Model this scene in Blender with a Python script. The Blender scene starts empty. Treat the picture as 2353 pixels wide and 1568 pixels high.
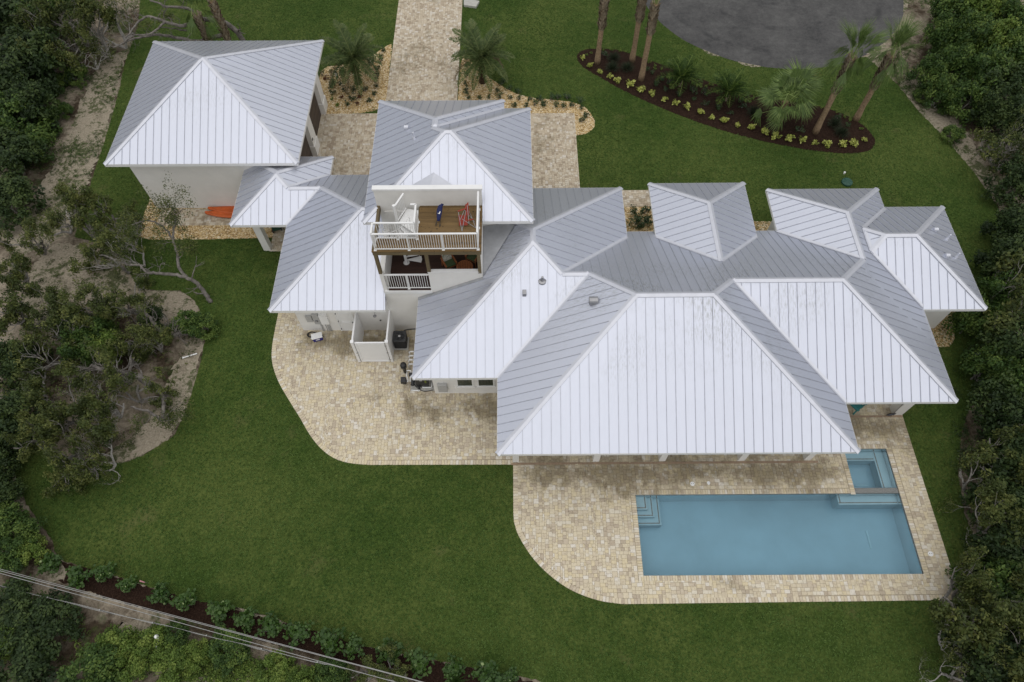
import bpy, bmesh, math, random
import numpy as np
from math import radians, sin, cos, pi, hypot, sqrt, atan2
from mathutils import Vector, Matrix
from mathutils.geometry import tessellate_polygon
random.seed(11)
SC = bpy.context.scene
COL = SC.collection

# ---------------------------------------------------------------- camera (drone, 24 mm equivalent)
FPX, PW, PH, CH = 1569.0, 2353.0, 1568.0, 34.0      # focal length and size of the photo in measuring pixels, flying height
def cam_axes(p, y, r):
    p, y, r = map(radians, (p, y, r))
    M0 = np.array([[1, 0, 0], [0, -sin(p), -cos(p)], [0, cos(p), -sin(p)]])
    Ry = np.array([[cos(y), -sin(y), 0], [sin(y), cos(y), 0], [0, 0, 1]])
    Rr = np.array([[cos(r), -sin(r), 0], [sin(r), cos(r), 0], [0, 0, 1]])
    return Rr @ M0 @ Ry
CM = cam_axes(59.598, -0.039, -0.42)
cd = bpy.data.cameras.new('camera'); cam = bpy.data.objects.new('camera', cd); COL.objects.link(cam)
cd.sensor_width = 36.0; cd.lens = FPX / PW * 36.0; cd.clip_end = 2000
R3 = Matrix((tuple(CM[0]), tuple(-CM[1]), tuple(-CM[2]))).transposed()
cam.matrix_world = Matrix.Translation((0, 0, CH)) @ R3.to_4x4()
SC.camera = cam
SC.render.resolution_x, SC.render.resolution_y = 1024, 682

# ---------------------------------------------------------------- sky, sun, exposure (overcast midday)
SUN_EL, SUN_AZ = 81, 180.0          # azimuth clockwise from +Y
w = bpy.data.worlds.new('World'); SC.world = w; w.use_nodes = True
wn = w.node_tree; bg = wn.nodes['Background']
sky = wn.nodes.new('ShaderNodeTexSky'); sky.sky_type = 'NISHITA'; sky.sun_disc = False
sky.sun_elevation = radians(SUN_EL); sky.sun_rotation = radians(SUN_AZ)
sky.air_density = 1.0; sky.dust_density = 1.0; sky.ozone_density = 1.0
hs = wn.nodes.new('ShaderNodeHueSaturation'); hs.inputs['Saturation'].default_value = 0.30
wn.links.new(sky.outputs[0], hs.inputs['Color']); wn.links.new(hs.outputs[0], bg.inputs[0])
bg.inputs[1].default_value = 0.05
sd = bpy.data.lights.new('sun', 'SUN'); sd.energy = 1.5; sd.angle = radians(126); sd.color = (1.0, 0.975, 0.94)
sun = bpy.data.objects.new('sun', sd); COL.objects.link(sun)
sdir = Vector((sin(radians(SUN_AZ)) * cos(radians(SUN_EL)), cos(radians(SUN_AZ)) * cos(radians(SUN_EL)), sin(radians(SUN_EL))))
sun.rotation_euler = sdir.to_track_quat('Z', 'Y').to_euler(); sun.location = sdir * 80
vs = SC.view_settings; vs.view_transform = 'Standard'; vs.look = 'None'; vs.gamma = 1.0; vs.use_curve_mapping = False
vs.exposure = 0.6

# ---------------------------------------------------------------- pixel -> place
def G(px, py, z=0.0):
    d = CM.T @ np.array([(px - PW / 2) / FPX, (py - PH / 2) / FPX, 1.0])
    t = (z - CH) / d[2]
    return Vector((t * d[0], t * d[1], z))
def GP(pts, z=0.0): return [G(x, y, z) for x, y in pts]
def crop(x0, y0, s):                    # photo crop (4096 px wide original, magnified s) -> measuring pixels
    return lambda x, y: ((x0 + x / s) / 1.7407, (y0 + y / s) / 1.7407)

# ---------------------------------------------------------------- materials
MATS = {}
def nmat(name, rough=0.6, metal=0.0, col=(0.5, 0.5, 0.5), spec=0.5):
    m = bpy.data.materials.new(name); m.use_nodes = True
    b = m.node_tree.nodes['Principled BSDF']
    b.inputs['Base Color'].default_value = (*col, 1); b.inputs['Roughness'].default_value = rough
    b.inputs['Metallic'].default_value = metal; b.inputs['Specular IOR Level'].default_value = spec
    MATS[name] = m
    return m, m.node_tree, b
def nd(nt, typ, **kw):
    n = nt.nodes.new('ShaderNode' + typ)
    for k, v in kw.items():
        if k[0] == '_': n.inputs[int(k[1:]) if k[1:].isdigit() else k[1:]].default_value = v
        else: setattr(n, k, v)
    return n
def lk(nt, a, b): nt.links.new(a, b)
def ramp(nt, fac, stops, interp='LINEAR'):
    r = nt.nodes.new('ShaderNodeValToRGB'); r.color_ramp.interpolation = interp
    e = r.color_ramp.elements
    while len(e) < len(stops): e.new(0.5)
    for el, (p, c) in zip(e, stops):
        el.position = p; el.color = (*c, 1)
    lk(nt, fac, r.inputs[0]); return r.outputs[0]
def noise(nt, scale, detail=4, rough=0.55, vec=None, dim='3D', dist=0.0):
    n = nt.nodes.new('ShaderNodeTexNoise'); n.inputs['Scale'].default_value = scale
    n.inputs['Detail'].default_value = detail; n.inputs['Roughness'].default_value = rough; n.inputs['Distortion'].default_value = dist
    if vec is not None: lk(nt, vec, n.inputs['Vector'])
    return n.outputs[0]
def mapping(nt, scale=(1, 1, 1), src='Object', rot=(0, 0, 0)):
    if src == 'World': o = nt.nodes.new('ShaderNodeNewGeometry').outputs['Position']
    elif src == 'UV': o = nt.nodes.new('ShaderNodeUVMap').outputs[0]
    else: o = nt.nodes.new('ShaderNodeTexCoord').outputs[src]
    m = nt.nodes.new('ShaderNodeMapping'); m.inputs['Scale'].default_value = scale; m.inputs['Rotation'].default_value = rot
    lk(nt, o, m.inputs['Vector']); return m.outputs[0]
def mixc(nt, fac, a, b, mode='MIX'):
    n = nt.nodes.new('ShaderNodeMix'); n.data_type = 'RGBA'; n.blend_type = mode
    for v, s in ((fac, 0), (a, 6), (b, 7)):
        if isinstance(v, (int, float)): n.inputs[s].default_value = v
        elif isinstance(v, tuple): n.inputs[s].default_value = (*v, 1)
        else: lk(nt, v, n.inputs[s])
    return n.outputs[2]
def math_(nt, op, a, b=None, clamp=False):
    n = nt.nodes.new('ShaderNodeMath'); n.operation = op; n.use_clamp = clamp
    for i, v in enumerate((a, b)):
        if v is None: continue
        if isinstance(v, (int, float)): n.inputs[i].default_value = v
        else: lk(nt, v, n.inputs[i])
    return n.outputs[0]
def bump(nt, b, h, strength=0.3, dist=0.02):
    n = nt.nodes.new('ShaderNodeBump'); n.inputs['Strength'].default_value = strength; n.inputs['Distance'].default_value = dist
    lk(nt, h, n.inputs['Height']); lk(nt, n.outputs[0], b.inputs['Normal']); return n
def tone(nt):       # piece-to-piece random number: stored on the mesh for joined pieces, per object for single ones
    a = nd(nt, 'Attribute', attribute_name='tone').outputs['Fac']
    o = nt.nodes.new('ShaderNodeObjectInfo').outputs['Random']
    return math_(nt, 'FRACT', math_(nt, 'ADD', a, o))

def m_simple(name, col, rough=0.6, metal=0.0, var=0.12, scale=6.0, bumps=0.0, spec=0.5):
    m, nt, b = nmat(name, rough, metal, col, spec)
    n = noise(nt, scale, 5, 0.6, mapping(nt))
    c = ramp(nt, n, ((0.3, tuple(v * (1 - var) for v in col)), (0.7, tuple(min(1, v * (1 + var)) for v in col))))
    lk(nt, c, b.inputs['Base Color'])
    if bumps: bump(nt, b, noise(nt, scale * 8, 3, 0.6, mapping(nt)), bumps, 0.01)
    return m

def m_roof(name, col, rough, metal):
    m, nt, b = nmat(name, rough, metal, col)
    uv = mapping(nt, (1, 1, 1), 'UV')
    sx = nt.nodes.new('ShaderNodeSeparateXYZ'); lk(nt, uv, sx.inputs[0])
    wave = math_(nt, 'SINE', math_(nt, 'MULTIPLY', sx.outputs[0], 2 * pi / 0.0508))
    wave = math_(nt, 'MULTIPLY', math_(nt, 'ADD', wave, 1.0), 0.5)
    streak = noise(nt, 1.0, 6, 0.65, mapping(nt, (7.0, 1.2, 1), 'UV'))
    blotch = noise(nt, 0.35, 3, 0.5, mapping(nt, (1, 1, 1), 'World'))
    big = noise(nt, 3.0, 6, 0.7, mapping(nt, (5.0, 1.0, 1), 'UV'))
    # algae film: stronger where the sheltering upper part of a slope stays wet longer (uv.y = distance from the eave)
    film = math_(nt, 'MULTIPLY', ramp(nt, big, ((0.46, (0, 0, 0)), (0.70, (1, 1, 1)))), ramp(nt, blotch, ((0.40, (0, 0, 0)), (0.58, (1, 1, 1)))))
    up = math_(nt, 'MULTIPLY', sx.outputs[1], 0.16, True)
    film = math_(nt, 'MULTIPLY', math_(nt, 'MULTIPLY', film, math_(nt, 'MULTIPLY', up, up)), 0.95)
    tn = math_(nt, 'MULTIPLY', math_(nt, 'SUBTRACT', tone(nt), 0.5), 0.07)
    base = mixc(nt, math_(nt, 'ADD', math_(nt, 'MULTIPLY', streak, 0.22), tn), tuple(min(1, v * 1.04) for v in col), tuple(v * 0.80 for v in col))
    base = mixc(nt, film, base, (0.30, 0.31, 0.29))
    lk(nt, base, b.inputs['Base Color'])
    lk(nt, math_(nt, 'ADD', math_(nt, 'MULTIPLY', streak, 0.16), rough - 0.08), b.inputs['Roughness'])
    h = math_(nt, 'ADD', math_(nt, 'MULTIPLY', wave, 0.5), math_(nt, 'MULTIPLY', noise(nt, 1.6, 2, 0.5, mapping(nt, (1, .35, 1), 'UV')), 1.2))
    bump(nt, b, h, 0.5, 0.006)
    return m
m_roof('roof_metal', (0.605, 0.63, 0.71), 0.36, 0.7)
m_simple('cap_metal', (0.62, 0.635, 0.69), 0.45, 0.5, 0.05, 2.0)
m_simple('seam_metal', (0.47, 0.485, 0.53), 0.45, 0.6, 0.15, 3.0)  # darker than the panels: fold dirt and seam shadow put into the colour
m_simple('stucco', (0.77, 0.755, 0.72), 0.85, 0, 0.04, 1.5, 0.25, 0.2)
m_simple('white_paint', (0.80, 0.80, 0.79), 0.45, 0, 0.03, 3.0)
m_simple('vinyl', (0.80, 0.80, 0.80), 0.4, 0, 0.03, 2.0)
m_simple('flashing', (0.42, 0.43, 0.45), 0.5, 0.6, 0.12, 3.0)
m_simple('dark_metal', (0.05, 0.052, 0.055), 0.45, 0.3, 0.2, 8.0)
m_simple('black_plastic', (0.02, 0.02, 0.022), 0.4, 0, 0.3, 8.0)
m_simple('grey_box', (0.42, 0.42, 0.41), 0.5, 0, 0.06, 4.0)
m_simple('steel', (0.36, 0.36, 0.37), 0.35, 0.8, 0.1, 8.0)
m_simple('teak', (0.36, 0.125, 0.045), 0.55, 0, 0.25, 14.0)
m_simple('green_cushion', (0.075, 0.115, 0.05), 0.9, 0, 0.15, 20.0, 0.2)
m_simple('red_fabric', (0.27, 0.038, 0.022), 0.85, 0, 0.15, 20.0, 0.2)
m_simple('blue_fabric', (0.012, 0.018, 0.085), 0.85, 0, 0.3, 20.0, 0.2)
m_simple('cooler_blue', (0.018, 0.015, 0.19), 0.4, 0, 0.1, 6.0)
m_simple('orange_plastic', (0.56, 0.11, 0.02), 0.45, 0, 0.15, 3.0)
m_simple('green_plastic', (0.015, 0.07, 0.045), 0.45, 0, 0.15, 4.0)
m_simple('teal_plastic', (0.04, 0.22, 0.22), 0.5, 0, 0.1, 4.0)
m_simple('rubber', (0.015, 0.015, 0.016), 0.6, 0, 0.2, 6.0)
m_simple('concrete', (0.42, 0.41, 0.38), 0.85, 0, 0.12, 4.0, 0.25)
m_simple('mesh_net', (0.09, 0.10, 0.14), 0.8, 0, 0.2, 30.0)
m_simple('wire', (0.36, 0.36, 0.35), 0.5, 0.5, 0.1, 3.0)
m_simple('pole_wood', (0.13, 0.10, 0.075), 0.9, 0, 0.3, 5.0, 0.4)
m_simple('garage_brown', (0.065, 0.047, 0.036), 0.6, 0, 0.2, 3.0)
m_simple('pink_ribbon', (0.62, 0.30, 0.33), 0.7, 0, 0.1, 8.0)
m_simple('drain_brown', (0.30, 0.215, 0.145), 0.7, 0, 0.15, 6.0)
m_simple('tile_mosaic', (0.17, 0.175, 0.165), 0.35, 0, 0.9, 26.0)

def m_window():
    m, nt, b = nmat('glass', 0.08, 0, (0.02, 0.035, 0.025), 0.8); return m
m_window()
def m_wood(name, c0, c1, vecscale):
    m, nt, b = nmat(name, 0.7)
    n = noise(nt, 1.0, 6, 0.65, mapping(nt, vecscale), dist=0.6)
    t = tone(nt)
    f = math_(nt, 'ADD', math_(nt, 'MULTIPLY', n, 0.75), math_(nt, 'MULTIPLY', t, 0.35))
    c = ramp(nt, f, ((0.25, c0), (0.85, c1)))
    kn = noise(nt, 7.0, 2, 0.5, mapping(nt))
    c = mixc(nt, ramp(nt, kn, ((0.66, (0, 0, 0)), (0.72, (1, 1, 1)))), c, tuple(v * 0.4 for v in c0))
    lk(nt, c, b.inputs['Base Color']); bump(nt, b, n, 0.3, 0.01); return m
m_wood('deck_wood', (0.075, 0.043, 0.013), (0.225, 0.138, 0.048), (1.2, 14, 14))
m_wood('beam_wood', (0.085, 0.062, 0.028), (0.19, 0.145, 0.075), (2.0, 9, 9))
m_wood('dark_deck', (0.026, 0.011, 0.007), (0.060, 0.026, 0.016), (1.0, 16, 16))

def m_lawn():
    m, nt, b = nmat('lawn', 0.95, 0, (0.05, 0.09, 0.02), 0.1)
    P = mapping(nt, (1, 1, 1), 'World')
    fine = noise(nt, 7.5, 6, 0.85, P); mid = noise(nt, 1.4, 6, 0.65, P); big = noise(nt, 0.16, 3, 0.55, P); spot = noise(nt, 0.45, 4, 0.6, P)
    c = ramp(nt, fine, ((0.30, (0.014, 0.031, 0.006)), (0.52, (0.046, 0.080, 0.015)), (0.74, (0.100, 0.155, 0.036))))
    c2 = ramp(nt, fine, ((0.30, (0.036, 0.054, 0.012)), (0.52, (0.088, 0.120, 0.028)), (0.74, (0.155, 0.190, 0.054))))
    c = mixc(nt, ramp(nt, math_(nt, 'ADD', math_(nt, 'MULTIPLY', mid, 0.45), math_(nt, 'MULTIPLY', big, 0.6)), ((0.42, (0, 0, 0)), (0.62, (1, 1, 1)))), c, c2)
    c = mixc(nt, ramp(nt, spot, ((0.60, (0, 0, 0)), (0.76, (0.55, 0.55, 0.55)))), c, (0.14, 0.135, 0.055))
    lk(nt, c, b.inputs['Base Color'])
    bump(nt, b, math_(nt, 'ADD', fine, math_(nt, 'MULTIPLY', noise(nt, 45, 2, 0.6, P), 0.6)), 1.0, 0.05)
m_lawn()
def m_soil():
    m, nt, b = nmat('sandy_soil', 0.95, 0, (0.3, 0.26, 0.2), 0.1)
    P = mapping(nt, (1, 1, 1), 'World')
    f = noise(nt, 6.0, 6, 0.7, P); g = noise(nt, 0.28, 5, 0.62, P); k = noise(nt, 1.6, 6, 0.7, P)
    sand = ramp(nt, f, ((0.25, (0.20, 0.165, 0.12)), (0.55, (0.34, 0.29, 0.22)), (0.8, (0.46, 0.41, 0.33))))
    duff = ramp(nt, f, ((0.3, (0.030, 0.022, 0.015)), (0.7, (0.105, 0.078, 0.052))))
    weed = ramp(nt, f, ((0.3, (0.018, 0.034, 0.008)), (0.7, (0.075, 0.105, 0.03))))
    c = mixc(nt, ramp(nt, math_(nt, 'ADD', math_(nt, 'MULTIPLY', g, 0.7), math_(nt, 'MULTIPLY', k, 0.3)), ((0.44, (0, 0, 0)), (0.56, (1, 1, 1)))), duff, sand)
    c = mixc(nt, ramp(nt, math_(nt, 'ADD', math_(nt, 'MULTIPLY', noise(nt, 0.5, 4, 0.6, mapping(nt, (1.3, 1, 1), 'World', (0, 0, 1))), 0.6), math_(nt, 'MULTIPLY', k, 0.4)), ((0.53, (0, 0, 0)), (0.60, (0.8, 0.8, 0.8)))), c, weed)
    lk(nt, c, b.inputs['Base Color']); bump(nt, b, math_(nt, 'ADD', f, noise(nt, 25, 3, 0.7, P)), 0.8, 0.06)
m_soil()
def m_sand():
    m, nt, b = nmat('bare_sand', 0.95, 0, (0.4, 0.35, 0.28), 0.1)
    P = mapping(nt, (1, 1, 1), 'World'); f = noise(nt, 9.0, 6, 0.75, P); k = noise(nt, 0.9, 5, 0.65, P)
    c = ramp(nt, f, ((0.28, (0.17, 0.145, 0.105)), (0.5, (0.33, 0.285, 0.215)), (0.75, (0.47, 0.42, 0.34))))
    c = mixc(nt, ramp(nt, k, ((0.56, (0, 0, 0)), (0.70, (0.65, 0.65, 0.65)))), c, (0.10, 0.085, 0.055))
    wd = math_(nt, 'ADD', math_(nt, 'MULTIPLY', noise(nt, 0.55, 5, 0.6, P), 0.5), math_(nt, 'MULTIPLY', noise(nt, 3.2, 5, 0.7, P), 0.5))
    c = mixc(nt, ramp(nt, wd, ((0.50, (0, 0, 0)), (0.56, (0.85, 0.85, 0.85)))), c, ramp(nt, f, ((0.3, (0.022, 0.036, 0.010)), (0.7, (0.095, 0.115, 0.040)))))
    lk(nt, c, b.inputs['Base Color']); bump(nt, b, math_(nt, 'ADD', f, noise(nt, 30, 3, 0.7, P)), 0.7, 0.05)
m_sand()
def m_gravel():
    m, nt, b = nmat('tan_gravel', 0.8, 0, (0.4, 0.3, 0.16), 0.3)
    v = nt.nodes.new('ShaderNodeTexVoronoi'); v.inputs['Scale'].default_value = 13.0; lk(nt, mapping(nt, (1, 1, 1), 'World'), v.inputs['Vector'])
    s = nt.nodes.new('ShaderNodeSeparateColor'); lk(nt, v.outputs['Color'], s.inputs[0])
    c = ramp(nt, s.outputs[0], ((0.0, (0.24, 0.145, 0.055)), (0.35, (0.50, 0.345, 0.15)), (0.7, (0.66, 0.50, 0.27)), (1.0, (0.80, 0.70, 0.52))))
    c = mixc(nt, ramp(nt, v.outputs['Distance'], ((0.45, (0, 0, 0)), (0.85, (0.6, 0.6, 0.6)))), c, (0.20, 0.13, 0.05))
    lk(nt, c, b.inputs['Base Color']); bump(nt, b, math_(nt, 'SUBTRACT', 1.0, v.outputs['Distance']), 1.0, 0.04)
m_gravel()
def m_mulch():
    m, nt, b = nmat('dark_mulch', 0.95, 0, (0.04, 0.02, 0.015), 0.1)
    P = mapping(nt, (1, 1, 1), 'World'); f = noise(nt, 12.0, 5, 0.75, P)
    c = ramp(nt, f, ((0.3, (0.012, 0.007, 0.005)), (0.55, (0.040, 0.022, 0.015)), (0.8, (0.095, 0.060, 0.042))))
    lk(nt, c, b.inputs['Base Color']); bump(nt, b, math_(nt, 'ADD', f, noise(nt, 40, 2, 0.6, P)), 1.0, 0.06)
m_mulch()
def m_asphalt():
    m, nt, b = nmat('asphalt', 0.85, 0, (0.06, 0.06, 0.06), 0.3)
    P = mapping(nt, (1, 1, 1), 'World'); f = noise(nt, 2.2, 10, 0.95, P); g = noise(nt, 0.35, 8, 0.7, P)
    c = ramp(nt, math_(nt, 'ADD', math_(nt, 'MULTIPLY', f, 0.6), math_(nt, 'MULTIPLY', g, 0.4)), ((0.38, (0.034, 0.034, 0.035)), (0.62, (0.120, 0.118, 0.114))))
    o = nt.nodes.new('ShaderNodeVectorMath'); o.operation = 'DISTANCE'; lk(nt, mapping(nt, (1, 1, 0), 'World'), o.inputs[0]); o.inputs[1].default_value = (21.48, 54.29, 0)
    ring = math_(nt, 'SINE', math_(nt, 'ADD', math_(nt, 'MULTIPLY', o.outputs['Value'], 2.1), math_(nt, 'MULTIPLY', noise(nt, 0.12, 4, 0.6, P), 3.0)))
    c = mixc(nt, math_(nt, 'MULTIPLY', ramp(nt, ring, ((0.80, (0, 0, 0)), (1.0, (1, 1, 1)))), ramp(nt, noise(nt, 0.6, 4, 0.7, P), ((0.46, (0, 0, 0)), (0.62, (0.8, 0.8, 0.8))))), c, (0.036, 0.036, 0.037))
    c = mixc(nt, ramp(nt, noise(nt, 1.3, 8, 0.8, P), ((0.62, (0, 0, 0)), (0.70, (0.6, 0.6, 0.6)))), c, (0.20, 0.195, 0.185))
    lk(nt, c, b.inputs['Base Color']); bump(nt, b, f, 0.5, 0.02)
m_asphalt()
def m_paver(name, stops, stain, drips=()):
    m, nt, b = nmat(name, 0.8, 0, (0.4, 0.35, 0.27), 0.3)
    P = mapping(nt, (1, 1, 1), 'World'); t = tone(nt)
    c = ramp(nt, t, stops, 'CONSTANT')
    n = noise(nt, 9.0, 4, 0.7, P); c = mixc(nt, ramp(nt, n, ((0.48, (0, 0, 0)), (0.78, (0.5, 0.5, 0.5)))), c, (0.24, 0.18, 0.12))
    n2 = noise(nt, 5.0, 3, 0.6, mapping(nt, (1, 3.0, 1), 'World')); c = mixc(nt, ramp(nt, n2, ((0.52, (0, 0, 0)), (0.78, (0.5, 0.5, 0.5)))), c, (0.66, 0.60, 0.49))
    # damp, dirty film in irregular patches
    st = math_(nt, 'ADD', math_(nt, 'MULTIPLY', noise(nt, 0.22, 4, 0.6, P), 0.6), math_(nt, 'MULTIPLY', noise(nt, 1.8, 4, 0.7, P), 0.4))
    xyz = nt.nodes.new('ShaderNodeSeparateXYZ'); lk(nt, P, xyz.inputs[0])
    for (xa, xb, yc, wd, k) in drips:       # dirt washed off the roofs collects along the drip lines
        g = math_(nt, 'SUBTRACT', 1.0, math_(nt, 'MULTIPLY', math_(nt, 'ABSOLUTE', math_(nt, 'SUBTRACT', xyz.outputs[1], yc)), 1 / wd), True)
        gx = math_(nt, 'SUBTRACT', 1.0, math_(nt, 'MULTIPLY', math_(nt, 'ABSOLUTE', math_(nt, 'SUBTRACT', xyz.outputs[0], (xa + xb) / 2)), 2 / (xb - xa)), True)
        st = math_(nt, 'ADD', st, math_(nt, 'MULTIPLY', math_(nt, 'MULTIPLY', g, math_(nt, 'MULTIPLY', gx, 4.0, True)), k))
    c = mixc(nt, ramp(nt, st, ((stain, (0, 0, 0)), (stain + 0.12, (0.66, 0.66, 0.66)))), c, (0.15, 0.115, 0.06))
    lk(nt, c, b.inputs['Base Color']); bump(nt, b, n, 0.35, 0.012)
PSTOP = ((0.0, (0.575, 0.50, 0.365)), (0.22, (0.62, 0.545, 0.395)), (0.46, (0.52, 0.445, 0.335)), (0.58, (0.645, 0.59, 0.475)), (0.72, (0.62, 0.535, 0.36)), (0.86, (0.45, 0.38, 0.285)), (0.93, (0.68, 0.635, 0.55)))
m_paver('terrace_paver', PSTOP, 0.575, ((-1.0, 19.5, 11.9, 1.9, 0.21), (-6.5, 0.5, 15.6, 1.7, 0.18), (-13.0, -4.5, 19.9, 1.6, 0.22), (15.5, 22.5, 14.4, 1.6, 0.22)))
m_paver('drive_paver', ((0.0, (0.50, 0.425, 0.315)), (0.25, (0.55, 0.475, 0.36)), (0.47, (0.44, 0.365, 0.27)), (0.62, (0.59, 0.53, 0.425)), (0.82, (0.37, 0.30, 0.22)), (0.92, (0.62, 0.57, 0.49))), 0.53)
m_simple('joint_sand', (0.40, 0.345, 0.255), 0.95, 0, 0.2, 10, 0.3, 0.1)
m_simple('pool_plaster', (0.335, 0.465, 0.53), 0.7, 0, 0.16, 0.22)
m_simple('pool_edge', (0.36, 0.52, 0.58), 0.7, 0, 0.05, 2.0)
def m_water():
    m = bpy.data.materials.new('pool_water'); m.use_nodes = True; nt = m.node_tree; nt.nodes.clear(); MATS['pool_water'] = m
    o = nd(nt, 'OutputMaterial'); t = nd(nt, 'BsdfTransparent'); t.inputs[0].default_value = (0.93, 0.97, 0.98, 1)
    g = nd(nt, 'BsdfGlossy'); g.inputs['Roughness'].default_value = 0.06
    fr = nd(nt, 'Fresnel'); fr.inputs[0].default_value = 1.33
    mx = nd(nt, 'MixShader'); lk(nt, fr.outputs[0], mx.inputs[0]); lk(nt, t.outputs[0], mx.inputs[1]); lk(nt, g.outputs[0], mx.inputs[2]); lk(nt, mx.outputs[0], o.inputs[0])
    bp = nd(nt, 'Bump'); bp.inputs['Strength'].default_value = 0.25; bp.inputs['Distance'].default_value = 0.03
    lk(nt, noise(nt, 2.2, 3, 0.5, mapping(nt, (1, 1, 1), 'World')), bp.inputs['Height']); lk(nt, bp.outputs[0], g.inputs['Normal']); lk(nt, bp.outputs[0], fr.inputs['Normal'])
    va = nd(nt, 'VolumeAbsorption'); va.inputs[0].default_value = (0.50, 0.80, 0.92, 1); va.inputs[1].default_value = 0.25
    lk(nt, va.outputs[0], o.inputs[1])
m_water()
def m_leaf(name, c0, c1, c2, rough=0.6, trans=0.25):
    m, nt, b = nmat(name, rough, 0, c1, 0.3)
    t = nd(nt, 'Attribute', attribute_name='tone').outputs['Fac']
    r = nt.nodes.new('ShaderNodeObjectInfo').outputs['Random']
    f = math_(nt, 'ADD', math_(nt, 'MULTIPLY', t, 0.85), math_(nt, 'MULTIPLY', r, 0.15))
    c = ramp(nt, f, ((0.0, c0), (0.5, c1), (1.0, c2)))
    lk(nt, c, b.inputs['Base Color'])
    tr = nd(nt, 'BsdfTranslucent'); lk(nt, c, tr.inputs[0])
    mx = nd(nt, 'MixShader'); mx.inputs[0].default_value = trans
    o = nt.nodes['Material Output']; lk(nt, b.outputs[0], mx.inputs[1]); lk(nt, tr.outputs[0], mx.inputs[2]); lk(nt, mx.outputs[0], o.inputs[0])
    return m
m_leaf('oak_leaf', (0.016, 0.028, 0.008), (0.070, 0.094, 0.021), (0.205, 0.215, 0.060))  # tree foliage: wide tone range puts shadow and highlight contrast into the colour
m_leaf('bush_leaf', (0.012, 0.030, 0.007), (0.050, 0.100, 0.018), (0.190, 0.260, 0.055))
m_leaf('bright_leaf', (0.030, 0.060, 0.010), (0.115, 0.185, 0.030), (0.290, 0.350, 0.080))
m_leaf('dark_leaf', (0.009, 0.019, 0.006), (0.028, 0.054, 0.014), (0.095, 0.135, 0.034))
m_leaf('grape_leaf', (0.022, 0.055, 0.012), (0.065, 0.125, 0.024), (0.360, 0.440, 0.200), 0.4)
m_leaf('shrub_leaf', (0.014, 0.034, 0.014), (0.034, 0.068, 0.022), (0.085, 0.130, 0.045), 0.4)
m_leaf('red_leaf', (0.05, 0.03, 0.01), (0.16, 0.045, 0.018), (0.28, 0.07, 0.03))
m_leaf('yellow_leaf', (0.140, 0.170, 0.030), (0.420, 0.460, 0.100), (0.660, 0.660, 0.240), 0.45)
m_leaf('palm_leaf', (0.046, 0.074, 0.024), (0.100, 0.145, 0.046), (0.220, 0.240, 0.095), 0.5)
m_leaf('fan_leaf', (0.050, 0.085, 0.026), (0.120, 0.185, 0.050), (0.270, 0.350, 0.110), 0.5)
m_leaf('dry_leaf', (0.10, 0.08, 0.045), (0.19, 0.155, 0.09), (0.27, 0.22, 0.14), 0.8)
m_leaf('grass_blade', (0.034, 0.076, 0.013), (0.074, 0.138, 0.026), (0.150, 0.220, 0.056), 0.8)
m_leaf('muhly', (0.016, 0.026, 0.012), (0.030, 0.045, 0.022), (0.06, 0.08, 0.04), 0.7)
m_simple('oak_bark', (0.24, 0.225, 0.205), 0.95, 0, 0.45, 5.0, 0.8, 0.1)
m_simple('limb_bark', (0.165, 0.15, 0.135), 0.95, 0, 0.5, 5.0, 0.8, 0.1)
m_simple('dead_wood', (0.38, 0.36, 0.335), 0.95, 0, 0.35, 6.0, 0.6, 0.1)
m_simple('palm_bark', (0.29, 0.205, 0.13), 0.95, 0, 0.35, 9.0, 0.9, 0.1)
m_simple('boot', (0.36, 0.295, 0.215), 0.9, 0, 0.35, 8.0, 0.6, 0.1)
m_simple('date_bark', (0.055, 0.036, 0.024), 0.95, 0, 0.5, 12.0, 1.0, 0.1)

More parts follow.
